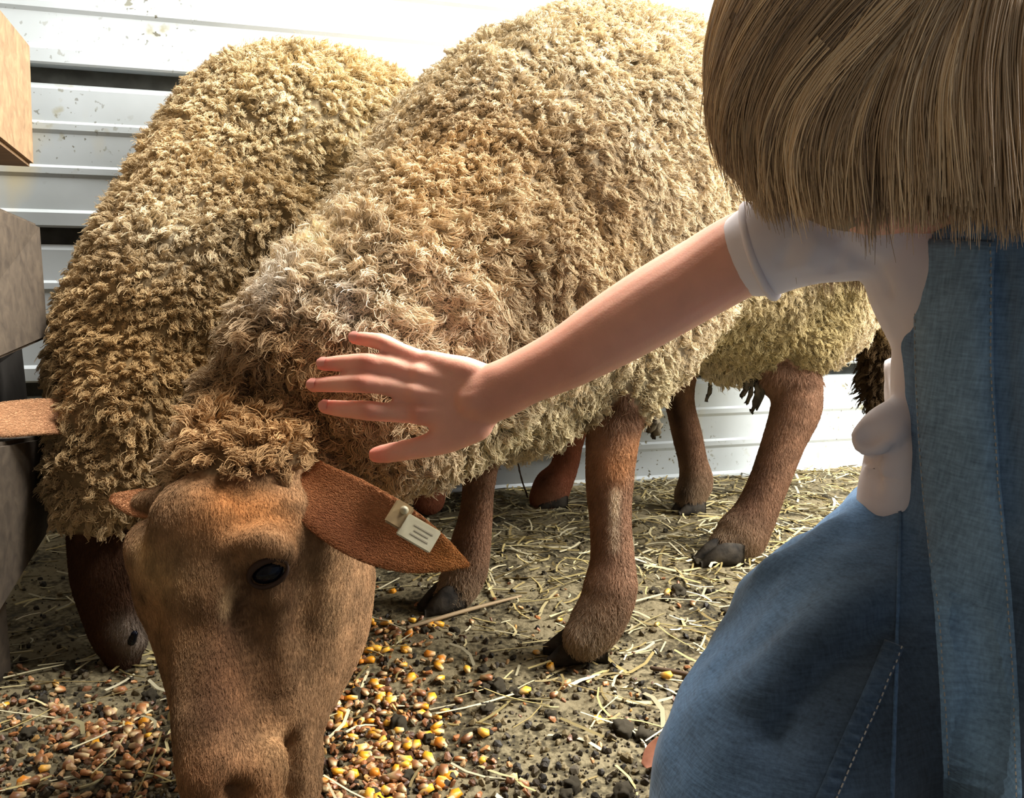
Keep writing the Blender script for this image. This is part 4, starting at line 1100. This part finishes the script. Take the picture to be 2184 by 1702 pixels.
# corn kernels
def kernel_mesh(seed, slim=1.0):
    r = random.Random(seed); bm = bmesh.new(); bmesh.ops.create_icosphere(bm, subdivisions=1, radius=1)
    V = np.array([q.co[:] for q in bm.verts]); V = np.sign(V) * np.abs(V) ** .62; Fc = [[q.index for q in f.verts] for f in bm.faces]; bm.free()
    t = (V[:, 0] + 1) / 2
    wdt = .45 + .55 * np.sin(np.clip(t, 0, 1) * 1.75)
    V = np.stack([V[:, 0] * .0062, V[:, 1] * .0044 * wdt * slim, V[:, 2] * .0027 * (.75 + .35 * t)], 1) * (1 + .10 * np.array([[r.random() - .5] for _ in V]))
    return V, Fc
yel = [(236, 168, 44), (244, 186, 62), (226, 150, 34), (238, 176, 70), (214, 132, 40)]
red = [(156, 104, 66), (176, 116, 70), (140, 94, 60), (190, 138, 88), (122, 82, 54), (200, 160, 112)]
kp = []
for i in range(12):
    V, Fc = kernel_mesh(i); me_ = bpy.data.meshes.new('corn_kernel'); me_.from_pydata([tuple(x) for x in V], [], Fc); me_.materials.append(M_corn)
    me_.polygons.foreach_set('use_smooth', [True] * len(me_.polygons))
    c = np.tile(srgb(*(yel[i % 5] if i < 6 else random.choice(red))), (len(V), 1)); tip = V[:, 0] < -.003; c[tip] = srgb(226, 200, 150); set_cols(me_, c); kp.append(me_)
def feed_spot():
    """ground position of the spilled feed: heap in front and left of the head, trail along its right side"""
    k = random.random()
    if k < .40: px, py = random.gauss(800, 95), random.gauss(1640, 70)
    elif k < .62: px, py = random.gauss(815, 75), random.uniform(1320, 1560)
    elif k < .80: px, py = random.gauss(250, 130), random.gauss(1600, 70)
    elif k < .92: px, py = random.uniform(-40, 340), random.uniform(1420, 1720)
    else: px, py = random.uniform(800, 1500), random.uniform(1230, 1690)
    if py > 1760 or py < 1200 or px < -60 or (px > 1400 and py > 1500): return None
    return on_floor(px, py)
spots = scatter_px(300, feed_spot)
for i, p in enumerate(spots):
    yl = random.random() < (.62 if p[0] > -.22 else .12)
    o = bpy.data.objects.new('corn_kernel', kp[random.randrange(0, 6) if yl else random.randrange(6, 12)]); link(o)
    o.location = (p[0], p[1], p[2] + random.uniform(.002, .005)); o.rotation_euler = (random.uniform(-.5, .5), random.uniform(-.4, .4), random.uniform(0, 6.28)); s = random.uniform(.85, 1.3); o.scale = (s, s, s)
    side = 'left' if p[0] < -.25 else 'right'
    lk = 'bright yellow corn kernel' if yl else 'reddish brown grain kernel'
    tag(o, lk + ' on the dirt to the ' + side + ' of the front sheep\'s muzzle', 'corn' if yl else 'grain', lk + 's spilled ' + side + ' of the muzzle')
items = []
kb = [kernel_mesh(50 + i, .8 + .4 * random.random()) for i in range(6)]
for p in scatter_px(1250, feed_spot):
    v_, f_ = kb[random.randrange(6)]
    items.append((place(v_, p + np.array([0, 0, random.uniform(.001, .004)]), random.uniform(-1, 1), random.uniform(-.8, .8), random.uniform(0, 6.28), random.uniform(.35, .85)), f_, srgb(*random.choice(red + [(206, 160, 96), (90, 60, 40)])) * random.uniform(.6, 1.1)))
big_mesh('cracked_feed', items, M_corn, 'cracked brown grain crumbs spilled around the sheep\'s muzzle', 'feed')

# crumbled dirt
items = []
cb = []
for i in range(5):
    bm = bmesh.new(); bmesh.ops.create_icosphere(bm, subdivisions=1, radius=1)
    V = np.array([q.co[:] for q in bm.verts]) * (1 + .5 * (np.array([[random.random()] for _ in bm.verts]) - .5)); cb.append((V * [1, .85, .6], [[q.index for q in f.verts] for f in bm.faces])); bm.free()
for i in range(7000):
    px, py = random.uniform(-60, 1950), 1030 + 720 * math.sqrt(random.random())
    p = on_floor(px, py)
    if wall_gap(p) < .01: continue
    v_, f_ = cb[i % 5]; r = .0012 + .0042 * random.random() ** 3
    items.append((place(v_, p + np.array([0, 0, r * .3]), random.uniform(0, 3), random.uniform(0, 3), random.uniform(0, 3), r), f_, srgb(*random.choice([(92, 80, 56), (74, 64, 46), (54, 46, 34), (118, 104, 74), (40, 35, 27)])) * random.uniform(.7, 1.2)))
big_mesh('dirt_crumbs', items, M_straw, 'small dry crumbs of dirt all over the pen floor', 'dirt')

# dung lumps
def lump(seed):
    bm = bmesh.new(); bmesh.ops.create_icosphere(bm, subdivisions=3, radius=1)
    for q in bm.verts: q.co *= 1 + .6 * noise.noise(q.co * 1.6 + Vector((seed * 3.1, 0, 0))) + .30 * noise.noise(q.co * 4.5 + Vector((0, seed, 0)))
    me_ = bpy.data.meshes.new('dung_lump'); bm.to_mesh(me_); bm.free(); me_.materials.append(M_dung); me_.polygons.foreach_set('use_smooth', [True] * len(me_.polygons)); return me_
lm = [lump(i) for i in range(6)]
dl = [(1030, 1425, .012), (1060, 1465, .017), (1035, 1470, .012), (1095, 1475, .012), (850, 1545, .017), (915, 1570, .013), (1040, 1515, .012), (1175, 1520, .010), (1375, 1480, .014), (1395, 1265, .013), (1445, 1260, .017), (1420, 1275, .012), (1325, 1560, .018), (1370, 1565, .015), (1330, 1690, .017), (1220, 1672, .016), (760, 1475, .014), (905, 1345, .010), (970, 1345, .012), (1490, 1205, .012), (870, 1650, .013), (800, 1690, .012), (1140, 1300, .009), (1550, 1300, .013), (1210, 1690, .014), (1500, 1190, .010), (320, 1470, .016), (90, 1490, .012), (150, 1420, .013), (60, 1560, .014), (1340, 1150, .010), (1420, 1130, .009), (1760, 1060, .012), (1700, 1060, .010), (1160, 1220, .008), (1480, 1480, .012), (1120, 1230, .008)]
for i, (px, py, r) in enumerate(dl):
    r *= 0.78
    p = on_floor(px, py); o = bpy.data.objects.new('dung_lump', lm[i % 6]); link(o); o.location = (p[0], p[1], p[2] + r * .25); o.scale = (r * random.uniform(.5, .9), .65 * r * random.uniform(.8, 1.2), r * random.uniform(.45, .65)); o.rotation_euler = (0, 0, random.uniform(0, 6))
    where = 'left of the front sheep\'s head' if px < 400 else ('near the wall behind the hooves' if py < 1230 else ('right of the near front hoof' if px > 1290 else ('between the front hooves' if py < 1400 else ('right beside the sheep\'s muzzle' if px < 940 else 'below the near front hoof'))))
    size = 'larger' if r > .0105 else 'small'
    tag(o, size + ' dark crumbly dung lump ' + where, 'dung', size + ' dung lumps ' + where)

# dry leaf by the knee, thin twigs
lf = on_floor(1400, 1640) + np.array([0, 0, .012])
leaf_ax = np.array([lf + [-.012, -.006, -.004], lf + [-.002, .0, .002], lf + [.012, .004, .006], lf + [.026, .008, .004]])
lfo = ear_blade('dry_leaf', leaf_ax, [.003, .010, .012, .006], (0.1, -0.6, 1), 0.35, 0.0016, M_leaf, None, lambda V: np.tile(srgb(120, 60, 40), (len(V), 1)))
tag(lfo, 'curled reddish brown dry leaf on the floor beside the denim knee', 'leaf')
for i, (pts, r) in enumerate((([(1105, 990, 1.60), (1112, 1020, 1.58), (1125, 1060, 1.565)], .0016), )):
    V, Fc, _, _ = tube([P(*q) for q in pts], [r, r, r * .8], 4, 6); V += 0.0004 * rng.normal(size=V.shape)
    tag(mesh_obj('twig', V, Fc, M_twig), 'thin dark twig leaning against the base of the white wall', 'twig')
for (a, b), lb in ((((1390, 1430), (1510, 1455)), 'dark flat stalk on the dirt near the denim knee'), (((870, 1345), (1110, 1275)), 'long brown stalk between the front hooves')):
    p, q = on_floor(*a) + [0, 0, .006], on_floor(*b) + [0, 0, .007]
    V, Fc, _, _ = tube([p, (p + q) / 2 + [0, 0, .001], q], [.0022, .0026, .0016], 4, 6); tag(mesh_obj('stalk', V, Fc, M_twig if 'dark' in lb else flat_mat('brown_stalk', (.28, .2, .11), .7)), lb, 'stalk')
